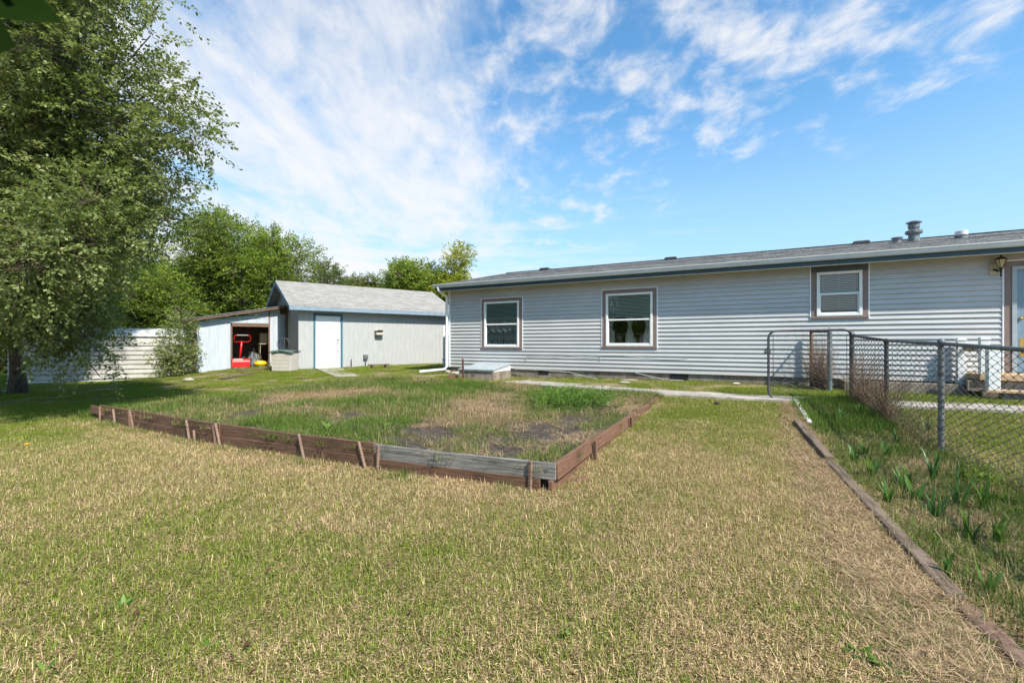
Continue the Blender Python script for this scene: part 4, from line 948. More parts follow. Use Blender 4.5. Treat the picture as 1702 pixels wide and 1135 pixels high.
for zz_ in (.3, .9): m_ = MB(); m_.box(GW-.03, GW+.03, -.028, .028, zz_, zz_+.04); m_.build('hinge', 'steel_dark', GT)

# ------------------------------------------------------------------ porch
PD = thing('porch_steps', tuple(HP+HD*12.05)+(0,), HA, 'small wooden porch with white posts before the blue door', 'porch')
m_ = MB()
for i in range(6): m_.box(0, 2.6, -.74+i*.123, -.74+i*.123+.116, .665, .70)
m_.build('deck_boards', 'deck_wood', PD, bevel=.003)
m_ = MB(); m_.box(-.02, 2.6, -.775, -.742, .60, .69); m_.box(-.03, -.003, -.74, -.04, .60, .69); m_.build('rim_board', 'deck_wood', PD)
m_ = MB(); m_.box(-.05, 2.6, -1.12, -.80, .41, .45); m_.build('step_tread', 'deck_wood', PD, bevel=.004)
m_ = MB()
for r in range(2):
    for i in range(7): m_.box(-.03+i*.40+(.2*(r % 2)), .36+i*.40+(.2*(r % 2)), -1.08, -.90, .02+r*.195, .21+r*.195)
m_.build('step_blocks', 'foundation', PD, bevel=.006)
m_ = MB()
for r in range(2):
    for i in range(7): m_.box(.03+i*.40-(.2*(r % 2)), .42+i*.40-(.2*(r % 2)), -.72, -.53, .20+r*.195, .39+r*.195)
for i in range(2): m_.box(.03, .2, -.5+i*.25, -.27+i*.25, .2, .59)
m_.build('support_blocks', 'foundation', PD, bevel=.006)
def wpost(x, y, z0, z1, w=.06):
    m_ = MB(); m_.box(x-w, x+w, y-w, y+w, z0, z1); o = m_.build('post', 'white', PD, bevel=.005); m_ = MB(); m_.box(x-w-.012, x+w+.012, y-w-.012, y+w+.012, z1, z1+.02); m_.prism([(x-w, y-w), (x+w, y-w), (x+w, y+w), (x-w, y+w)], z1+.02, z1+.04, 'z'); m_.build('post_cap', 'white', o, bevel=.004)
wpost(-.09, -.14, .3, 1.30); wpost(.06, -.68, .702, 1.31); wpost(.07, -1.0, .452, 1.16, .075)
m_ = MB(); m_.add([(-.075, -.2, 1.10), (-.075, -.2, 1.19), (.04, -.62, 1.19), (.04, -.62, 1.10), (-.04, -.2, 1.10), (-.04, -.2, 1.19), (.075, -.62, 1.19), (.075, -.62, 1.10)], [(0,1,2,3),(7,6,5,4),(0,4,5,1),(3,2,6,7),(0,3,7,4),(1,5,6,2)]); m_.build('handrail', 'deck_wood', PD)
# block planter edge left of the steps
m_ = MB(); m_.box(-1.9, -.1, -.62, -.50, .1, .50); m_.box(-1.9, -1.78, -.5, -.02, .1, .50)
tag(m_.build('planter_wall', 'foundation', None, tuple(HP+HD*12.0)+(0,), (0, 0, HA), bevel=.01), 'low brown block wall along the house left of the porch', 'wall')

# ------------------------------------------------------------------ foliage engine
def spray_leaves(orig, dirs, length, nl, size, droop, rnd0):
    """orig (n,3) twig bases, dirs (n,3) unit; returns leaf quads V(4m,3), rnd(m) and twig polylines"""
    n = len(orig); t = np.tile(np.linspace(.12, 1, nl), (n, 1))+rs.uniform(-.04, .04, (n, nl)); t = np.clip(t, .02, 1.02)
    Lh = length[:, None]; P = orig[:, None]+dirs[:, None]*(t*Lh)[..., None]; P[..., 2] -= droop*(t*Lh)**2*1.0
    tan = dirs[:, None]+np.zeros_like(P); tan[..., 2] -= 2*droop*t*Lh; tan /= np.linalg.norm(tan, axis=-1, keepdims=True)
    up = rs.normal(0, .45, P.shape)+np.array((0, 0, 1.0)); side = np.cross(tan, up); side /= np.linalg.norm(side, axis=-1, keepdims=True)+1e-9
    sg = np.where(np.arange(nl) % 2, 1, -1)[None, :, None]
    ld = tan*.55+side*sg*.8+rs.normal(0, .28, P.shape); ld[..., 2] -= .18; ld /= np.linalg.norm(ld, axis=-1, keepdims=True)
    wn = np.cross(ld, up); wn /= np.linalg.norm(wn, axis=-1, keepdims=True)+1e-9
    nr = np.cross(wn, ld)
    s = size*rs.uniform(.65, 1.25, (n, nl, 1)); P = P+side*sg*s*.2
    b = P; m1 = P+ld*s*.48+wn*s*.29+nr*s*.05; tp = P+ld*s; m2 = P+ld*s*.48-wn*s*.29+nr*s*.05
    V = np.stack([b, m1, tp, m2], 2).reshape(-1, 3)
    r = np.clip(rnd0[:, None]+rs.normal(0, .16, (n, nl)), 0, 1).ravel()
    return V, r
def tubes_np(P0, P1, r0, r1):
    """three-sided straight twigs, vectorised"""
    d = P1-P0; d = d/(np.linalg.norm(d, axis=1, keepdims=True)+1e-9); a = np.cross(d, (0.31, .2, 1.0)); a /= np.linalg.norm(a, axis=1, keepdims=True)+1e-9; b = np.cross(d, a); n = len(P0); V = []
    for (P, r) in ((P0, r0), (P1, r1)):
        for k in range(3): t = 2*math.pi*k/3; V.append(P+(a*math.cos(t)+b*math.sin(t))*np.reshape(r, (-1, 1)))
    V = np.stack(V, 1).reshape(-1, 3); o = np.arange(n)[:, None]*6
    Fc = np.concatenate([o+np.array(q) for q in ((0, 1, 4, 3), (1, 2, 5, 4), (2, 0, 3, 5))], 0); return V, Fc
def tree(name, label, base, blobs, leafm, leaf, per, nl, tlen, cat='tree', group=None, droop=.25, trunk_r=.16, fork=.3, bark='bark', outward=.8, twigs=True, updir=.15, stems=1, stemsp=.0):
    bx_, by_ = base; bz = T(bx_, by_)-.1; R = thing(name, (bx_, by_, bz), 0, label, cat, group); o0 = np.array((bx_, by_, bz))
    blobs = np.array(blobs, float); cen = blobs[:, :3].mean(0)
    # limbs
    mb = MB(); top = np.array((bx_+(cen[0]-bx_)*.25, by_+(cen[1]-by_)*.25, bz+(cen[2]-bz)*(.55 if fork is None else fork*2)))
    for s in range(stems):
        sx_ = (s-(stems-1)/2)*stemsp
        pts = [o0+np.array((sx_, 0, 0))+(top-o0)*t+np.array((math.sin(t*5+s)*.06, math.cos(t*4)*.05, 0))*t for t in np.linspace(0, 1, 6)]
        mb.tube([p-o0 for p in pts], [trunk_r*(1.35 if i == 0 else 1-.5*i/5) for i in range(6)], 9)
    LV, LR, TP0, TP1, TR0, TR1 = [], [], [], [], [], []
    for bi, (x, y, z, r) in enumerate(blobs):
        c = np.array((x, y, z)); st_ = top+(o0-top)*rs.uniform(0, .35); mid = (st_+c)/2+np.array((0, 0, .12*np.linalg.norm(c-st_)))+rs.normal(0, .1, 3)
        pts = [st_*(1-t)**2+2*mid*t*(1-t)+c*t*t for t in np.linspace(0, 1, 7)]; l0 = trunk_r*.42*min(1, r/1.0+.2)
        mb.tube([p-o0 for p in pts], [max(l0*(1-t*.85), .008) for t in np.linspace(0, 1, 7)], 5, False)
        n = int(per*(r**2)) if per*(r**2) > 4 else 4
        u = rs.normal(0, 1, (n, 3)); u /= np.linalg.norm(u, axis=1, keepdims=True); rad = r*rs.uniform(.25, 1.0, n)**.6
        og = c+u*rad[:, None]*np.array((1, 1, .8))
        dr_ = u*outward+rs.normal(0, .4, (n, 3))+np.array((0, 0, updir)); dr_ /= np.linalg.norm(dr_, axis=1, keepdims=True)
        ln_ = tlen*rs.uniform(.55, 1.25, n); rn = np.clip(rs.normal(.42, .16)+rs.normal(0, .12, n), 0, 1)
        V, rr = spray_leaves(og, dr_, ln_, nl, leaf, droop, rn); LV.append(V); LR.append(rr)
        if twigs:
            e = og+dr_*ln_[:, None]; e[:, 2] -= droop*ln_**2; m2 = og+dr_*ln_[:, None]*.5; m2[:, 2] -= droop*(ln_*.5)**2
            hub = c+(og-c)*.15; tr_ = leaf*.035; kp = rs.rand(n) < .45
            for p, q, ra, rb in ((hub, og, tr_*2.2, tr_*1.5), (og, m2, tr_*1.5, tr_), (m2, e, tr_, tr_*.4)):
                TP0.append(p[kp]); TP1.append(q[kp]); TR0.append(np.full(kp.sum(), ra)); TR1.append(np.full(kp.sum(), rb))
    mb.build('trunk', bark, R, smooth=True)
    V = np.concatenate(LV)-o0; nf = len(V)//4
    npmesh('crown', V, np.arange(nf*4).reshape(-1, 4), leafm, R, {'rnd': ('FACE', np.concatenate(LR))})
    if twigs:
        V, Fc = tubes_np(np.concatenate(TP0)-o0, np.concatenate(TP1)-o0, np.concatenate(TR0), np.concatenate(TR1)); npmesh('twigs', V, Fc, 'twig', R)
    return R
def PXY(px, py, Y): return ((px-CX)/F*Y, Y, EYE+(HY-py)/F*Y)
# the big elm at the left: right-hand outline as seen over the yard
ob_y = [-500, -300, -100, 0, 50, 100, 150, 200, 240, 280, 320, 350, 380, 430, 480, 520, 560, 600, 640]
ob_x = [150, 220, 250, 250, 225, 255, 295, 325, 345, 305, 270, 285, 300, 285, 255, 225, 205, 185, 180]
blobs = []
k = 0
while len(blobs) < 245 and k < 12000:
    k += 1; py = rs.uniform(-480, 590); Yc = rs.uniform(6.6, 12.0) if py < 500 else rs.uniform(7.2, 11.5); r = rs.uniform(.45, .95); ppm = F/Yc
    bnd = np.interp(py, ob_y, ob_x)-r*ppm*.95-14; px = bnd-abs(rs.normal(0, 1))*230 if rs.rand() < .6 else rs.uniform(-420, bnd)
    if px < -420: continue
    x, y, z = PXY(px, py, Yc)
    if z < 1.0+.3 and px > 140: continue
    if z < .9: continue
    if math.hypot(x+11.2, y-9.6) > 6.8 or z > 11.5: continue
    t_ = (z-1)/1.11; sx_, sy_ = x-.6*t_, y+.8*t_
    if -14.6 < sx_ < -9.4 and 13.0 < sy_ < 19.2: continue
    if py+r*ppm > 585: continue
    if py > 440 and px > 150-r*ppm and rs.rand() < .5: continue
    blobs.append((x, y, z, r))
for px, py, Yc, r in ((140, 560, 8, .4), (168, 590, 8.2, .28), (120, 600, 8.5, .35), (60, 560, 9, .5), (90, 530, 8.6, .5), (165, 625, 8.4, .16), (310, 215, 7, .3), (330, 240, 7, .22), (300, 180, 7.4, .4), (285, 240, 7.6, .45), (310, 205, 7.8, .35), (255, 285, 7.6, .45), (265, 140, 7.8, .4), (240, 200, 8, .5), (275, 345, 8, .42), (235, 110, 8, .4), (285, 330, 7.3, .3), (280, 365, 7.6, .35), (250, 60, 7, .2), (265, 8, 7.2, .25)):
    blobs.append(PXY(px, py, Yc)+(r,))
for _ in range(30):
    Yc = rs.uniform(7.8, 10.5); r = rs.uniform(.45, .7); blobs.append(PXY(rs.uniform(-60, 165-r*F/Yc*.5), rs.uniform(420, 548), Yc)+(r,))
tree('elm_tree', 'big elm tree with hanging leafy branches at the left', (-13.35, 12.0), blobs, 'leaf_elm', .066, 200, 24, .5, droop=.42, trunk_r=.17, fork=.28, stems=2, stemsp=.75)
def crown(px0, px1, top, bot, Y, n, rr=(.5, 1.0), dy=1.5, jag=.0, taper=0):
    out = []
    for i in range(n):
        u = rs.uniform(-1, 1); t = rs.rand()**.8; w = math.sqrt(max(1-abs(2*t-1)**2.4, .05)) if not taper else min(.15+1.6*t, 1)
        Yc = Y+rs.uniform(-dy, dy); r = rs.uniform(*rr); px = (px0+px1)/2+u*w*((px1-px0)/2-r*F/Yc*.7); py = top+r*F/Yc*.9+t*(bot-top-r*F/Yc)-(jag*rs.rand() if t < .2 else 0)
        out.append(PXY(px, py, Yc)+(r,))
    return out
g1 = 'trees behind the shed'
tree('shade_tree', 'tall bushy green tree behind the ribbed store', PXY(215, 600, 23)[:2], crown(110, 345, 385, 620, 23, 62), 'leaf_green', .13, 125, 16, .75, group=g1, trunk_r=.2)
tree('shade_tree', 'bushy green tree with jagged top above the lean-to roof', PXY(350, 600, 22)[:2], crown(285, 430, 352, 600, 22, 55), 'leaf_green', .12, 125, 16, .8, group=g1, trunk_r=.2, updir=.5)
tree('shade_tree', 'light green bushy tree left of the shed roof peak', PXY(430, 600, 24)[:2], crown(375, 500, 372, 600, 24, 45), 'leaf_bright', .12, 125, 16, .8, group=g1, trunk_r=.2, updir=.45)
tree('shade_tree', 'green bushy tree directly above the shed roof peak', PXY(490, 600, 26)[:2], crown(440, 545, 398, 600, 26, 36), 'leaf_green', .12, 125, 16, .75, group=g1, trunk_r=.2, updir=.4)
tree('shade_tree', 'feathery dark tree above the middle of the shed roof', PXY(540, 600, 30)[:2], crown(508, 566, 424, 600, 30, 26), 'leaf_dark', .13, 150, 14, .8, group=g1, trunk_r=.18, updir=.6)
tree('shade_tree', 'low round dark olive tree left of the sky gap', PXY(582, 600, 42)[:2], crown(556, 615, 446, 600, 42, 24, (.8, 1.2)), 'leaf_olive', .17, 170, 14, .7, group=g1)
tree('shade_tree', 'low round olive tree right beside the other round one', PXY(620, 600, 43)[:2], crown(592, 645, 446, 600, 43, 22, (.8, 1.2)), 'leaf_olive', .17, 170, 14, .7, group=g1)
tree('shade_tree', 'broad mid green tree above the right end of the shed', PXY(680, 600, 36)[:2], crown(622, 748, 430, 600, 36, 66, (.7, 1.2)), 'leaf_bright', .17, 120, 15, .9, group=g1, updir=.4)
tree('shade_tree', 'grey green tree peeking behind the yellow one', PXY(712, 600, 44)[:2], crown(690, 740, 428, 600, 44, 20, (.8, 1.2)), 'leaf_dark', .18, 60, 14, .9, group=g1, updir=.5)
tree('poplar_tree', 'bright yellow green tree rising over the house gable', PXY(762, 600, 34)[:2], crown(718, 808, 408, 600, 34, 60, (.45, .95), 1.2, 0, 1), 'leaf_yellow', .15, 135, 15, .9, updir=.6)
tree('shade_tree', 'dark thicket tree at the far left behind the elm', PXY(20, 600, 22)[:2], crown(-120, 150, 330, 620, 22, 60, (.7, 1.2)), 'leaf_dark', .15, 80, 15, .8, group=g1)
tree('shade_tree', 'leafy tree filling the gap between elm and lean-to', PXY(275, 600, 19.5)[:2], crown(180, 330, 440, 600, 19.5, 50, (.5, .9), 1), 'leaf_green', .11, 120, 15, .65, group=g1, trunk_r=.13)
tree('shrub', 'dark leafy shrub growing against the lean-to corner', PXY(296, 600, 15.4)[:2], [PXY(px, py, Yc)+(r,) for px, py, Yc, r in ((300, 610, 15.4, .34), (285, 590, 15.3, .36), (305, 575, 15.5, .34), (298, 555, 15.6, .32), (300, 625, 15.2, .28), (280, 615, 15.1, .3), (265, 600, 15.2, .22), (305, 540, 15.8, .3), (272, 570, 15.4, .25), (306, 595, 15.2, .34))], 'leaf_elm', .065, 620, 18, .36, 'shrub', droop=.3, trunk_r=.018, fork=.12)
tree('shrub', 'low dead brown weeds at the foot of the storage bin', px2ground(448, 617), [PXY(px, py, 16.5)+(r,) for px, py, r in ((452, 607, .16), (446, 611, .14), (456, 612, .12), (440, 614, .12))], 'leaf_olive', .04, 500, 10, .18, 'weed', trunk_r=.01)

for bx_, by_, lab in ((-13, -5, 'green tree standing left of the camera position'), (-9, -13, 'green tree standing behind the camera to the left'), (-18, -12, 'farther green tree behind the camera to the left')):
    bl = [(bx_+rs.uniform(-2.6, 2.6), by_+rs.uniform(-2.6, 2.6), rs.uniform(1.8, 7.5), rs.uniform(.8, 1.4)) for _ in range(26)]
    tree('yard_tree', lab, (bx_, by_), bl, 'leaf_green', .16, 40, 14, .9, twigs=False)
# near twig with leaves hanging into the top-left corner, close to the lens
NB = thing('leafy_twig', (-.297, .27, 1.435), 0, 'dark green leaf hanging very close at the top left corner', 'twig')
m_ = MB(); m_.tube([(-.25, .05, .25), (-.1, .02, .1), (.0, 0, .02)], .002, 5); m_.build('stem', 'twig', NB)
def bigleaf(p, ang, s, tilt):
    V = []; Fc = []
    for i in range(9):
        t = i/8; w_ = math.sin(math.pi*t**.8)*.36*(1-.15*t); V += [(t*s, -w_*s, -.05*s*t*t), (t*s, 0, -.04*s*t*t-.012*s), (t*s, w_*s, -.05*s*t*t)]
    for i in range(8):
        for j in range(2): k_ = i*3+j; Fc.append((k_, k_+1, k_+4, k_+3))
    mb = MB(); mb.v = V; mb.f = Fc; o = mb.build('leaf', 'near_leaf', NB, loc=p, rot=(tilt, .3, ang), smooth=True)
bigleaf((-.02, .0, .025), .2, .045, 1.2); bigleaf((-.035, .0, .0), -.2, .05, 1.4)

# ------------------------------------------------------------------ grass
def blades(n, rad, hmin, hmax, w, lean, flat=0.0, seed=1, curl=.5):
    r = np.random.RandomState(seed); a = r.uniform(0, 2*np.pi, n); rr = rad*np.sqrt(r.rand(n)); x = rr*np.cos(a); y = rr*np.sin(a)
    h = r.uniform(hmin, hmax, n); th = r.uniform(0, 2*np.pi, n); ln = np.abs(r.normal(0, lean, n)); fl = r.rand(n) < flat; ln = np.where(fl, r.uniform(1.15, 1.5, n)*(.93 if flat == 1.0 else 1), ln); ln = np.clip(ln, 0, 1.5)
    d = np.stack([np.cos(th), np.sin(th), 0*th], -1); sd_ = np.stack([-np.sin(th), np.cos(th), 0*th], -1); W_ = (w*r.uniform(.6, 1.3, n))[:, None]
    p0 = np.stack([x, y, np.where(fl, r.uniform(.0, .014, n), -.005)], -1)
    def q(t):
        l2 = ln*(1+curl*t); return p0+h[:, None]*t*(d*np.sin(l2)[:, None]+np.array((0, 0, 1.0))*np.maximum(np.cos(l2), .03)[:, None])
    m1, tp = q(.55), q(1.0)
    V = np.stack([p0-sd_*W_*.5, p0+sd_*W_*.5, m1+sd_*W_*.42, m1-sd_*W_*.42, tp+sd_*W_*.1, tp-sd_*W_*.1], 1).reshape(-1, 3)
    o = np.arange(n)[:, None]*6; Fc = np.stack([o+np.array((0, 1, 2, 3)), o+np.array((3, 2, 4, 5))], 1).reshape(-1, 4)
    q_ = r.rand(n); return V, Fc, np.repeat(np.where(fl, q_*.8, .2+q_*.8), 2), np.repeat(r.rand(n), 2)
def tuftset(prefix, specs, m):
    col_ = bpy.data.collections.new(prefix)
    for i, sp in enumerate(specs):
        V, Fc, r1, r2 = blades(seed=i+11, **sp); o = npmesh(prefix, V, Fc, m, None, {'rnd': ('FACE', r1), 'rnd2': ('FACE', r2)}, link=False); col_.objects.link(o)
    return col_
def scatter(name, P, dry, scale, col_, label, cat='grass'):
    n = len(P); me = bpy.data.meshes.new(name); me.vertices.add(n); me.vertices.foreach_set('co', P.astype(np.float32).ravel())
    for an, arr in (('dry', dry), ('sc', scale), ('rot', rs.uniform(0, 2*np.pi, n))):
        a = me.attributes.new(an, 'FLOAT', 'POINT'); a.data.foreach_set('value', np.asarray(arr, np.float32))
    o = bpy.data.objects.new(name, me); C.objects.link(o)
    ng = bpy.data.node_groups.new(name, 'GeometryNodeTree'); ng.interface.new_socket('Geometry', in_out='INPUT', socket_type='NodeSocketGeometry'); ng.interface.new_socket('Geometry', in_out='OUTPUT', socket_type='NodeSocketGeometry')
    N = ng.nodes; Lk = ng.links; gi = N.new('NodeGroupInput'); go = N.new('NodeGroupOutput'); ip = N.new('GeometryNodeInstanceOnPoints'); ci = N.new('GeometryNodeCollectionInfo')
    ci.inputs['Collection'].default_value = col_; ci.inputs['Separate Children'].default_value = True; ip.inputs['Pick Instance'].default_value = True
    def at(nm): a = N.new('GeometryNodeInputNamedAttribute'); a.data_type = 'FLOAT'; a.inputs['Name'].default_value = nm; return a.outputs[0]
    cx_ = N.new('ShaderNodeCombineXYZ'); Lk.new(at('rot'), cx_.inputs[2])
    Lk.new(gi.outputs[0], ip.inputs['Points']); Lk.new(ci.outputs[0], ip.inputs['Instance']); Lk.new(cx_.outputs[0], ip.inputs['Rotation']); Lk.new(at('sc'), ip.inputs['Scale'])
    Lk.new(ip.outputs[0], go.inputs[0]); md = o.modifiers.new('scatter', 'NODES'); md.node_group = ng
    return tag(o, label, cat, kind='stuff')
lawn = tuftset('lawn_tuft', [dict(n=1800, rad=.27, hmin=.016, hmax=.050, w=.0027, lean=.8, flat=.52, curl=1.5) for _ in range(5)], 'grass')
tall = tuftset('tall_tuft', [dict(n=170, rad=.15, hmin=.025, hmax=.125, w=.0038, lean=.65, flat=.25, curl=1.8) for _ in range(5)], 'weedgrass')
strw = tuftset('straw_tuft', [dict(n=120, rad=.22, hmin=.05, hmax=.15, w=.0036, lean=1.3, flat=1.0, curl=.1) for _ in range(4)], 'straw')
def infr(x, y, m=1.0): return (y > 1.0) & (np.abs(x) < 1.16*y+m)
def poly_house(x, y, mar=0):
    dx = x-HP[0]; dy = y-HP[1]; t = dx*HD[0]+dy*HD[1]; s = dx*HI[0]+dy*HI[1]; return t, s
def dist_path(x, y, pts):
    best = np.full(x.shape, 99.)
    for a, b in zip(pts, pts[1:]):
        a = np.array(a); b = np.array(b); d = b-a; L2 = d@d; t = np.clip(((x-a[0])*d[0]+(y-a[1])*d[1])/L2, 0, 1); best = np.minimum(best, np.hypot(x-a[0]-t*d[0], y-a[1]-t*d[1]))
    return best
TP = [np.array(px2ground(*p)) for p in ((1322, 668), (1346, 706), (1380, 770), (1590, 998), (1760, 1150))]
def side(x, y):          # signed distance to the right of the timber line
    t = np.interp(y, [p[1] for p in TP][::-1], [p[0] for p in TP][::-1]); return x-t
def fence_x(y): return np.interp(y, [-.2, 1.55, 3.3, 5.04, 6.4, 7.9], [2.6, 3.3, 4.02, 4.73, 5.24, 5.87])
def blocked(x, y):
    t, s = poly_house(x, y); b = (t > -.0) & (s > -.03)
    b |= (t > 1.05) & (t < 2.25) & (s > -1.06); b |= (t > 11.95) & (s > -1.1)
    b |= dist_path(x, y, PATH) < .40
    dx = x-SP[0]; dy = y-SP[1]; t = dx*SDr[0]+dy*SDr[1]; s = dx*SI[0]+dy*SI[1]
    b |= (t > -.05) & (s > -.1); b |= (t > -3.3) & (s > 1.6)
    b |= dist_path(x, y, [(.25, 11.9), (.7, 11.2), (1.3, 10.4)]) < .42
    return b
def patchmask(x, y, lst):
    m = np.zeros(x.shape)
    for px, py, rx, ry in lst:
        cx_, cy_ = px2ground(px, py, .16); ex = abs(px2ground(px+rx, py, .16)[0]-cx_); ey = abs(px2ground(px, py-ry, .16)[1]-cy_)
        m = np.maximum(m, np.clip(1.35-np.hypot((x-cx_)/ex, (y-cy_)/ey), 0, 1))
    return m
def pts_in(n, ymax):
    y = ymax*np.sqrt(rs.rand(n)*(1-(1/ymax)**2)+(1/ymax)**2); x = rs.uniform(-1, 1, n)*(1.16*y+1.0); return x, y
# lawn
def darea(ymax): return 1.16*ymax**2
gxx, gyy = np.meshgrid(np.arange(-11.4, 11.4, .2), np.arange(.9, 9, .2)); x = (gxx+rs.uniform(-.1, .1, gxx.shape)).ravel(); y = (gyy+rs.uniform(-.1, .1, gxx.shape)).ravel(); kk = np.abs(x) < 1.16*y+1.0; x, y = x[kk], y[kk]; x2, y2 = pts_in(int(darea(26)*7), 26); kk = y2 > 8.5; x = np.r_[x, x2[kk]]; y = np.r_[y, y2[kk]]
wb = bedw(x, y); sd_ = side(x, y); fx = fence_x(y)
a_, b_ = ab(x, y)
inbed = (a_ > -.08) & (b_ > bow(a_)-.12) & (b_ < 5.6+.2*np.sin(x*3)) & (a_ < 7.9); strip = (sd_ > -.1) & (x < fx+.1) & (y < 7.6)
mulch = (sd_ > -.11-(.05+.28*np.clip((7.6-y)/5, 0, 1))*1.6*fbm(x, y, 1.6, 3)) & (sd_ <= -.1) & (y < 7.8)
keep = ~blocked(x, y) & ~inbed & ~strip & ~(mulch & (rs.rand(len(x)) < .93-.55*(fbm(x, y, 2.2, 63, 3) > .56)))
x, y = x[keep], y[keep]; sd_ = sd_[keep]
dry = .57+.62*(fbm(x, y, .45, 71, 4)-.5)+.5*(fbm(x, y, 2.2, 75, 3)-.5)
dry -= .34*np.clip((y-5.5)/4, 0, 1); dry -= .15*np.clip((-x-3.0)/3, 0, 1)*np.clip((y-2.5)/2, 0, 1); dry -= .22*np.clip((x-fence_x(y))*2, 0, 1)
a_, b_ = ab(x, y); dry += .35*np.exp(-((b_-bow(a_)+.15)/.22)**2)*(a_ > -.1)*(a_ < 7.8)*(b_ < 0)
sc = rs.uniform(.8, 1.25, len(x))*(1+.25*np.clip((y-7)/10, 0, 1)); sc *= np.where((x > fence_x(y)), 1.2, 1)
scatter('lawn', np.stack([x, y, ter(x, y)+.003], -1), np.clip(dry, .02, .97), sc, lawn, 'patchy half dry lawn grass covering the yard')
# bed growth
DIRT = [(720, 718, 70, 20), (900, 715, 80, 22), (960, 690, 55, 12), (1000, 670, 40, 8), (590, 690, 40, 8), (840, 745, 60, 14), (420, 690, 30, 8), (880, 628, 25, 5), (690, 740, 40, 12)]
STRW = [(800, 665, 70, 20), (1040, 668, 40, 12), (560, 650, 60, 8), (470, 662, 40, 8), (520, 612, 30, 6), (720, 700, 40, 12), (960, 725, 60, 14)]
LUSH = [(945, 657, 62, 13)]
n = 8000; a_ = rs.uniform(.06, 8.2, n); bb = rs.rand(n)**.9; b_ = bow(a_)+.06+bb*(5.9-bow(a_)); x = C0[0]+a_*EF[0]+b_*ER[0]; y = C0[1]+a_*EF[1]+b_*ER[1]
dirt = patchmask(x, y, DIRT); st_ = patchmask(x, y, STRW); lu = patchmask(x, y, LUSH)
pr = np.clip(1-1.0*dirt-.2*st_, .06, 1)*np.clip(.55+1.1*(fbm(x, y, 1.6, 90, 3)-.25), .3, 1); keep = (rs.rand(n) < pr) & ~blocked(x, y); x, y, dirt, st_, lu = [v[keep] for v in (x, y, dirt, st_, lu)]
dry = np.clip(.33+1.5*(fbm(x, y, .9, 95, 4)-.5)+.6*st_+.25*dirt-.7*lu, .02, .95); sc = rs.uniform(.5, 1.05, len(x))*(.7+.9*fbm(x, y, 1.9, 97, 3))*(1-.35*st_)*(1-.3*dirt)
scatter('bed_grass', np.stack([x, y, surf(x, y)-.008], -1), dry, sc, tall, 'taller weedy grass growing in the raised bed')
n = 2600; a_ = rs.uniform(.06, 8.2, n); b_ = bow(a_)+.05+rs.rand(n)*5.8; x = C0[0]+a_*EF[0]+b_*ER[0]; y = C0[1]+a_*EF[1]+b_*ER[1]; dirt = patchmask(x, y, DIRT); st_ = patchmask(x, y, STRW)
keep = (rs.rand(n) < .3+.9*st_-.3*dirt) & ~blocked(x, y); x, y, st_ = x[keep], y[keep], st_[keep]
scatter('bed_straw', np.stack([x, y, surf(x, y)+.002], -1), np.clip(.75+.3*st_+0*x, 0, .98), rs.uniform(.5, .9, len(x)), strw, 'dead straw lying between the bed weeds', 'straw')
# iris strip grass + mulch
n = 3600; y = 1.0+7.0*rs.rand(n); lo = np.interp(y, [p[1] for p in TP][::-1], [p[0] for p in TP][::-1]); x = lo+.06+rs.rand(n)*(fence_x(y)-lo+.2)
g_ = fbm(x, y, 1.1, 55, 4); keep = rs.rand(n) < np.where(y > 6, 1, .30+1.0*(g_-.3)); x, y, g_ = x[keep], y[keep], g_[keep]
scatter('strip_grass', np.stack([x, y, ter(x, y)-.006], -1), np.clip(.42-.25*(y > 5.8)+1.1*(fbm(x, y, 1.9, 66, 3)-.5), .02, .92), rs.uniform(.45, 1.1, len(x))*(1+.35*(y > 6)), tall, 'weedy grass in the strip along the fence')
n = 2700; y = 1.0+6.8*rs.rand(n); lo = np.interp(y, [p[1] for p in TP][::-1], [p[0] for p in TP][::-1]); s_ = np.where(rs.rand(n) < .55, -.13-rs.rand(n)*(.05+.30*np.clip((7.6-y)/5, 0, 1)), rs.uniform(.2, 1.2, n)); x = lo+s_
mm_ = fbm(x, y, 1.6, 3)-.1; keep = (x < fence_x(y)+.1) & (rs.rand(n) < np.where(s_ < 0, np.clip(1.6+s_*2.0/np.maximum(mm_+.1, .1)*.55, .0, 1)*.8, .35)); x, y = x[keep], y[keep]
scatter('straw_mulch', np.stack([x, y, ter(x, y)+.003], -1), np.clip(.78+.5*(fbm(x, y, 2.5, 61, 3)-.5), 0, 1), rs.uniform(.35, .9, len(x)), strw, 'pale straw mulch lying along the timbers', 'straw')
# fringe tufts along fence foot, house foot, bed edges
fr = []
for _ in range(420):
    t = rs.rand(); yy = .9+7*t; fr.append((fence_x(yy)+rs.normal(0, .05), yy))
for _ in range(260):
    t = rs.uniform(-.2, 12); s = -rs.uniform(.03, .16); p = HP+HD*t+HI*s
    if rs.rand() < .35 and not (1.0 < t < 2.3): fr.append(tuple(p))
for _ in range(120): t = rs.uniform(-.0, 6.1); p = SP+SDr*t-SI*rs.uniform(.03, .2); fr.append(tuple(p)) if rs.rand() < .6 and not (d0-.1 < t < d1+.1) else None
for _ in range(80): a = rs.uniform(0, 7.8); p = fp(a, -.09-rs.rand()*.08); fr.append(tuple(p))
fr = np.array(fr); scatter('edge_weeds', np.stack([fr[:, 0], fr[:, 1], ter(fr[:, 0], fr[:, 1])-.005], -1), np.clip(rs.normal(.35, .2, len(fr)), 0, .9), rs.uniform(.4, .95, len(fr)), tall, 'straggly grass along fence, walls and bed boards')

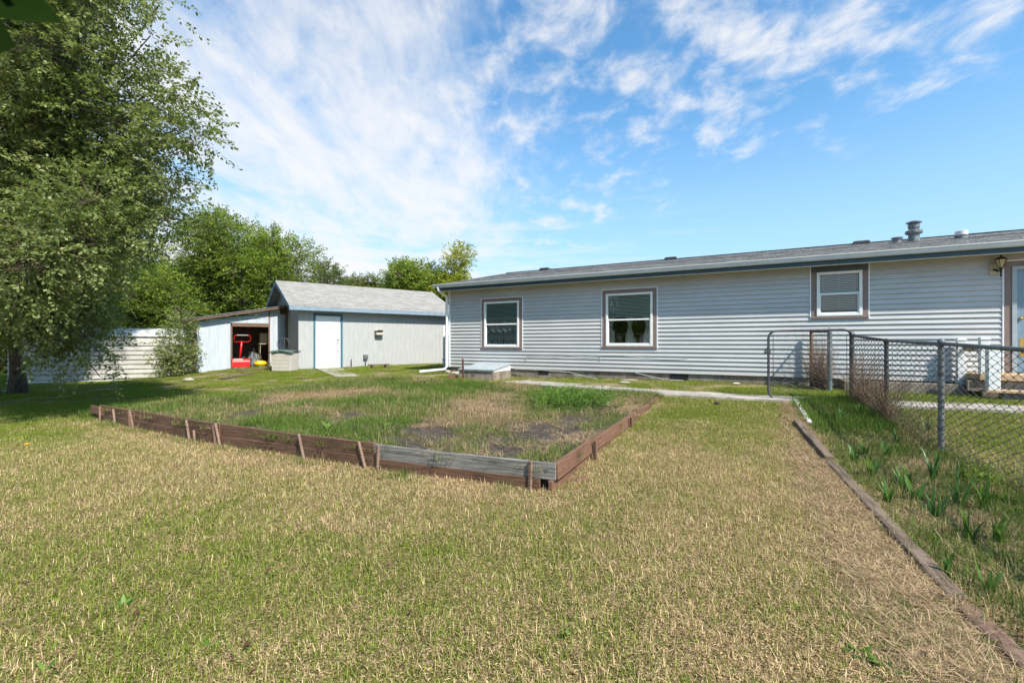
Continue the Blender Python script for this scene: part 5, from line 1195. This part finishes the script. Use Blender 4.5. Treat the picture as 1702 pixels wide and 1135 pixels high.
# ------------------------------------------------------------------ plants
def strapleaf(V, Fc, base, az, L, w, lean, curl):
    o = len(V); N = 8; d = Vector((math.cos(az), math.sin(az), 0)); sdv = Vector((-d.y, d.x, 0)); p = Vector(base); ang = lean
    for i in range(N+1):
        t = i/N; ww = w*(math.sin(math.pi*min(t*.72+.26, 1))**.8) if t < 1 else .001
        nrm = Vector((d.x*math.cos(ang), d.y*math.cos(ang), -math.sin(ang)))
        V += [tuple(p-sdv*ww*.5), tuple(p+nrm*ww*-.10), tuple(p+sdv*ww*.5)]
        p = p+(d*math.sin(ang)+Vector((0, 0, 1))*math.cos(ang))*(L/N); ang += curl/N
    for i in range(N):
        for j in range(2): k_ = o+i*3+j; Fc.append((k_, k_+1, k_+4, k_+3))
IR = [(1418, 770, .22, 5, 'slim dark iris clump nearest the gate end of the timber'), (1437, 757, .2, 3, 'thin iris shoot just right of the dark iris clump'), (1450, 795, .24, 5, 'iris fan growing close to the top of the long timber'), (1475, 760, .2, 3, 'sparse iris shoot behind the front row of irises'), (1500, 815, .2, 5, 'iris with a leaf bent over toward the timber'), (1512, 810, .22, 5, 'iris beside the one bending over the timber'), (1550, 800, .30, 6, 'tall yellow green iris clump in the strip middle'),
      (1555, 865, .26, 6, 'dark low iris clump with a yellowing blade'), (1592, 845, .34, 5, 'tallest broad bladed iris in the strip'), (1635, 850, .30, 5, 'iris whose long blade arches to the right by the fence'), (1490, 740, .2, 3, 'small iris shoot by the vine covered fence post'), (1400, 700, .2, 4, 'upright iris in the green grass below the gate'), (1540, 720, .2, 3, 'lone iris shoot left of the grey fence post foot'), (1578, 960, .16, 3, 'short iris shoot beside the end of the long timber'), (1640, 985, .16, 3, 'pale yellow stubby iris shoot near the right edge'), (1390, 690, .22, 5, 'iris fan nearest the gate and white edging board'), (1525, 835, .24, 5, 'iris growing between the two tall front clumps'), (1610, 900, .26, 5, 'low spreading iris below the fence foot'), (1475, 835, .2, 4, 'iris fan right beside the timber edge'), (1660, 905, .26, 5, 'iris at the right edge under the fence mesh'), (1600, 800, .25, 4, 'iris hard against the fence mesh'), (1460, 720, .22, 4, 'iris in front of the brown vines'), (1430, 690, .2, 4, 'iris in thick grass beside the gate post')]
for px, py, L, nl_, lab in IR:
    x, y = px2ground(px, py); z = T(x, y); R_ = thing('iris_plant', (x, y, z), 0, lab or 'small upright green iris shoot in the weedy strip', 'iris', 'iris plants in the strip by the fence')
    for i in range(nl_+4):
        V, Fc = [], []; az = random.uniform(0, 2*math.pi); strapleaf(V, Fc, (random.uniform(-.02, .02), random.uniform(-.02, .02), -.02), az, L*random.uniform(.6, 1.2), random.uniform(.018, .028), random.uniform(.0, .30), random.uniform(.1, .8))
        o = npmesh('leaf', V, Fc, 'iris', R_, {'rnd': ('FACE', np.full(len(Fc), random.uniform(.1, .95)))}, smooth=True)
def weed(px, py, r, n, label, m='weed', name='broadleaf_weed', on=None):
    x, y = px2ground(px, py, .17 if on else 0); z = SZ(x, y) if on else T(x, y); V, Fc = [], []
    for i in range(n): strapleaf(V, Fc, (0, 0, .0), random.uniform(0, 6.28), r*random.uniform(.6, 1.1), r*.34, random.uniform(.5, 1.3), random.uniform(.1, .6))
    o = npmesh(name, V, Fc, m, None, {'rnd': ('FACE', np.repeat(np.random.RandomState(n).rand(n), 16))}, smooth=True); o.location = (x, y, z); tag(o, label, 'weed', 'broadleaf weeds in the grass')
for a in ((205, 1010, .06, 8, 'small broadleaf weed low in the left lawn'), (352, 1075, .05, 7, 'tiny green weed at the bottom of the lawn'), (80, 1115, .06, 6, 'weed at the bottom left edge of the lawn'), (1432, 1090, .07, 9, 'larger green weed at the lower right of the lawn'), (1470, 1110, .07, 8, 'long leaved green weed at the bottom right'), (940, 1060, .06, 6, 'low weed in the foreground lawn centre'), (1350, 800, .07, 9, 'small weed in the straw beside the lawn edge'), (1030, 768, .06, 8, 'green weed at the outer side of the red side plank'), (260, 730, .08, 9, 'weed at the foot of the left bed boards')): weed(*a)
for a in ((545, 715, .16, 12, 'leafy weed in the left middle of the bed'), (640, 710, .12, 10, 'leafy weed behind the grey plank joint'), (500, 672, .14, 10, 'leafy weed near the back left of the bed'), (720, 655, .14, 10, 'leafy weed at the back centre of the bed')): weed(*a, on=1)
# lush green clump
pc = [px2ground(px, py, .2) for px, py in ((905, 660), (930, 656), (955, 660), (975, 662), (945, 668), (915, 666), (990, 668))]
tree('weed_clump', 'bright green leafy weed clump at the back of the bed', pc[2], [(x, y, SZ(x, y)+.02, .27) for x, y in pc]+[(x+.25, y+.1, SZ(x, y)+.02, .22) for x, y in pc], 'weed', .032, 1100, 9, .12, 'weed', trunk_r=.008, updir=.5, twigs=False)
tree('fern_weed', 'feathery yellow green weed at the foot of the fence', px2ground(1640, 815), [PXY(px, py, 3.95)+(.08,) for px, py in ((1628, 795), (1640, 790), (1652, 797), (1640, 803), (1620, 803))], 'leaf_bright', .02, 3200, 9, .07, 'weed', trunk_r=.005, twigs=False)
# dandelion, fallen leaves
x, y = px2ground(45, 745); m_ = MB(); m_.lathe([(.004, .03), (.02, .05), (.022, .056), (.012, .06)], k=10); tag(m_.build('dandelion', 'yellow', None, (x, y, T(x, y))), 'single yellow dandelion flower in the left lawn', 'flower')
m_ = MB()
x, y = px2ground(1192, 674); tag(MB().lathe([(.01, 0), (.045, .01), (.05, .03), (.02, .05)], k=9).build('dark_clod', 'soil', None, (x, y, T(x, y)+.02)), 'small dark clod on the lawn below the path', 'clod')
for i, (px, py) in enumerate(((227, 1030), (410, 1085), (385, 1108), (420, 1132), (445, 958), (645, 950), (682, 1030), (900, 905))):
    x, y = px2ground(px, py); m_ = MB(); s = .016; m_.add([(-s, 0, 0), (0, -s*.7, .006), (s*1.2, 0, .002), (0, s*.7, .008)], [(0, 1, 2, 3)])
    tag(m_.build('fallen_leaf', 'rust', None, (x, y, T(x, y)+.035), (.3, .2, i*1.3)), 'curled reddish brown leaf fallen on the foreground lawn', 'leaf', 'fallen leaves on the lawn')
# dry vines on fences
def vines(name, label, segs, n, zmax, r=.0022, spread=.035):
    mb = MB(); rr = random.Random(len(name)+n)
    for i in range(n):
        (x0, y0), (x1, y1) = segs[i % len(segs)]; t = rr.random(); x = x0+(x1-x0)*t; y = y0+(y1-y0)*t; z = T(x, y); pts = []; H = zmax*rr.uniform(.35, 1.0); k = 9; dx_ = rr.gauss(0, .02); dy_ = rr.gauss(0, .02)
        for j in range(k): pts.append((x, y, z)); x += dx_+rr.gauss(0, spread*.5); y += dy_+rr.gauss(0, spread*.5); z += H/k*rr.uniform(.6, 1.3)
        mb.tube(pts, [r*(1-.6*j/k) for j in range(k)], 3, False)
    return tag(mb.build(name, 'vine'), label, 'vine')
vines('dry_vine', 'dry brown vines climbing the fence beside the gate post', [((5.83, 7.8), (5.5, 7.0))], 230, 1.1, r=.0028)
vines('dry_vine', 'dry brown vines massed on the second fence post', [((5.34, 6.6), (5.16, 6.2))], 170, 1.0, r=.0028, spread=.03)
vines('dry_vine', 'thin dead vines along the fence between the posts', [((5.6, 7.3), (5.3, 6.6)), ((5.1, 6.1), (4.8, 5.2)), ((5.1, 6.1), (4.8, 5.2))], 110, .75)
vines('dry_vine', 'tangle of brown vines filling the short fence section', [((6.25, 9.05), (6.39, 9.7))], 330, 1.2, r=.003, spread=.035)
vines('dry_vine', 'dead vine stalks clinging to the post at the house wall', [((6.38, 9.68), (6.42, 9.74))], 60, 1.2, spread=.02)
vines('dead_stalks', 'dead stalks tangled at the foot of the near fence', [((4.45, 4.4), (4.0, 3.3)), ((4.76, 5.1), (4.70, 5.0))], 60, .35)
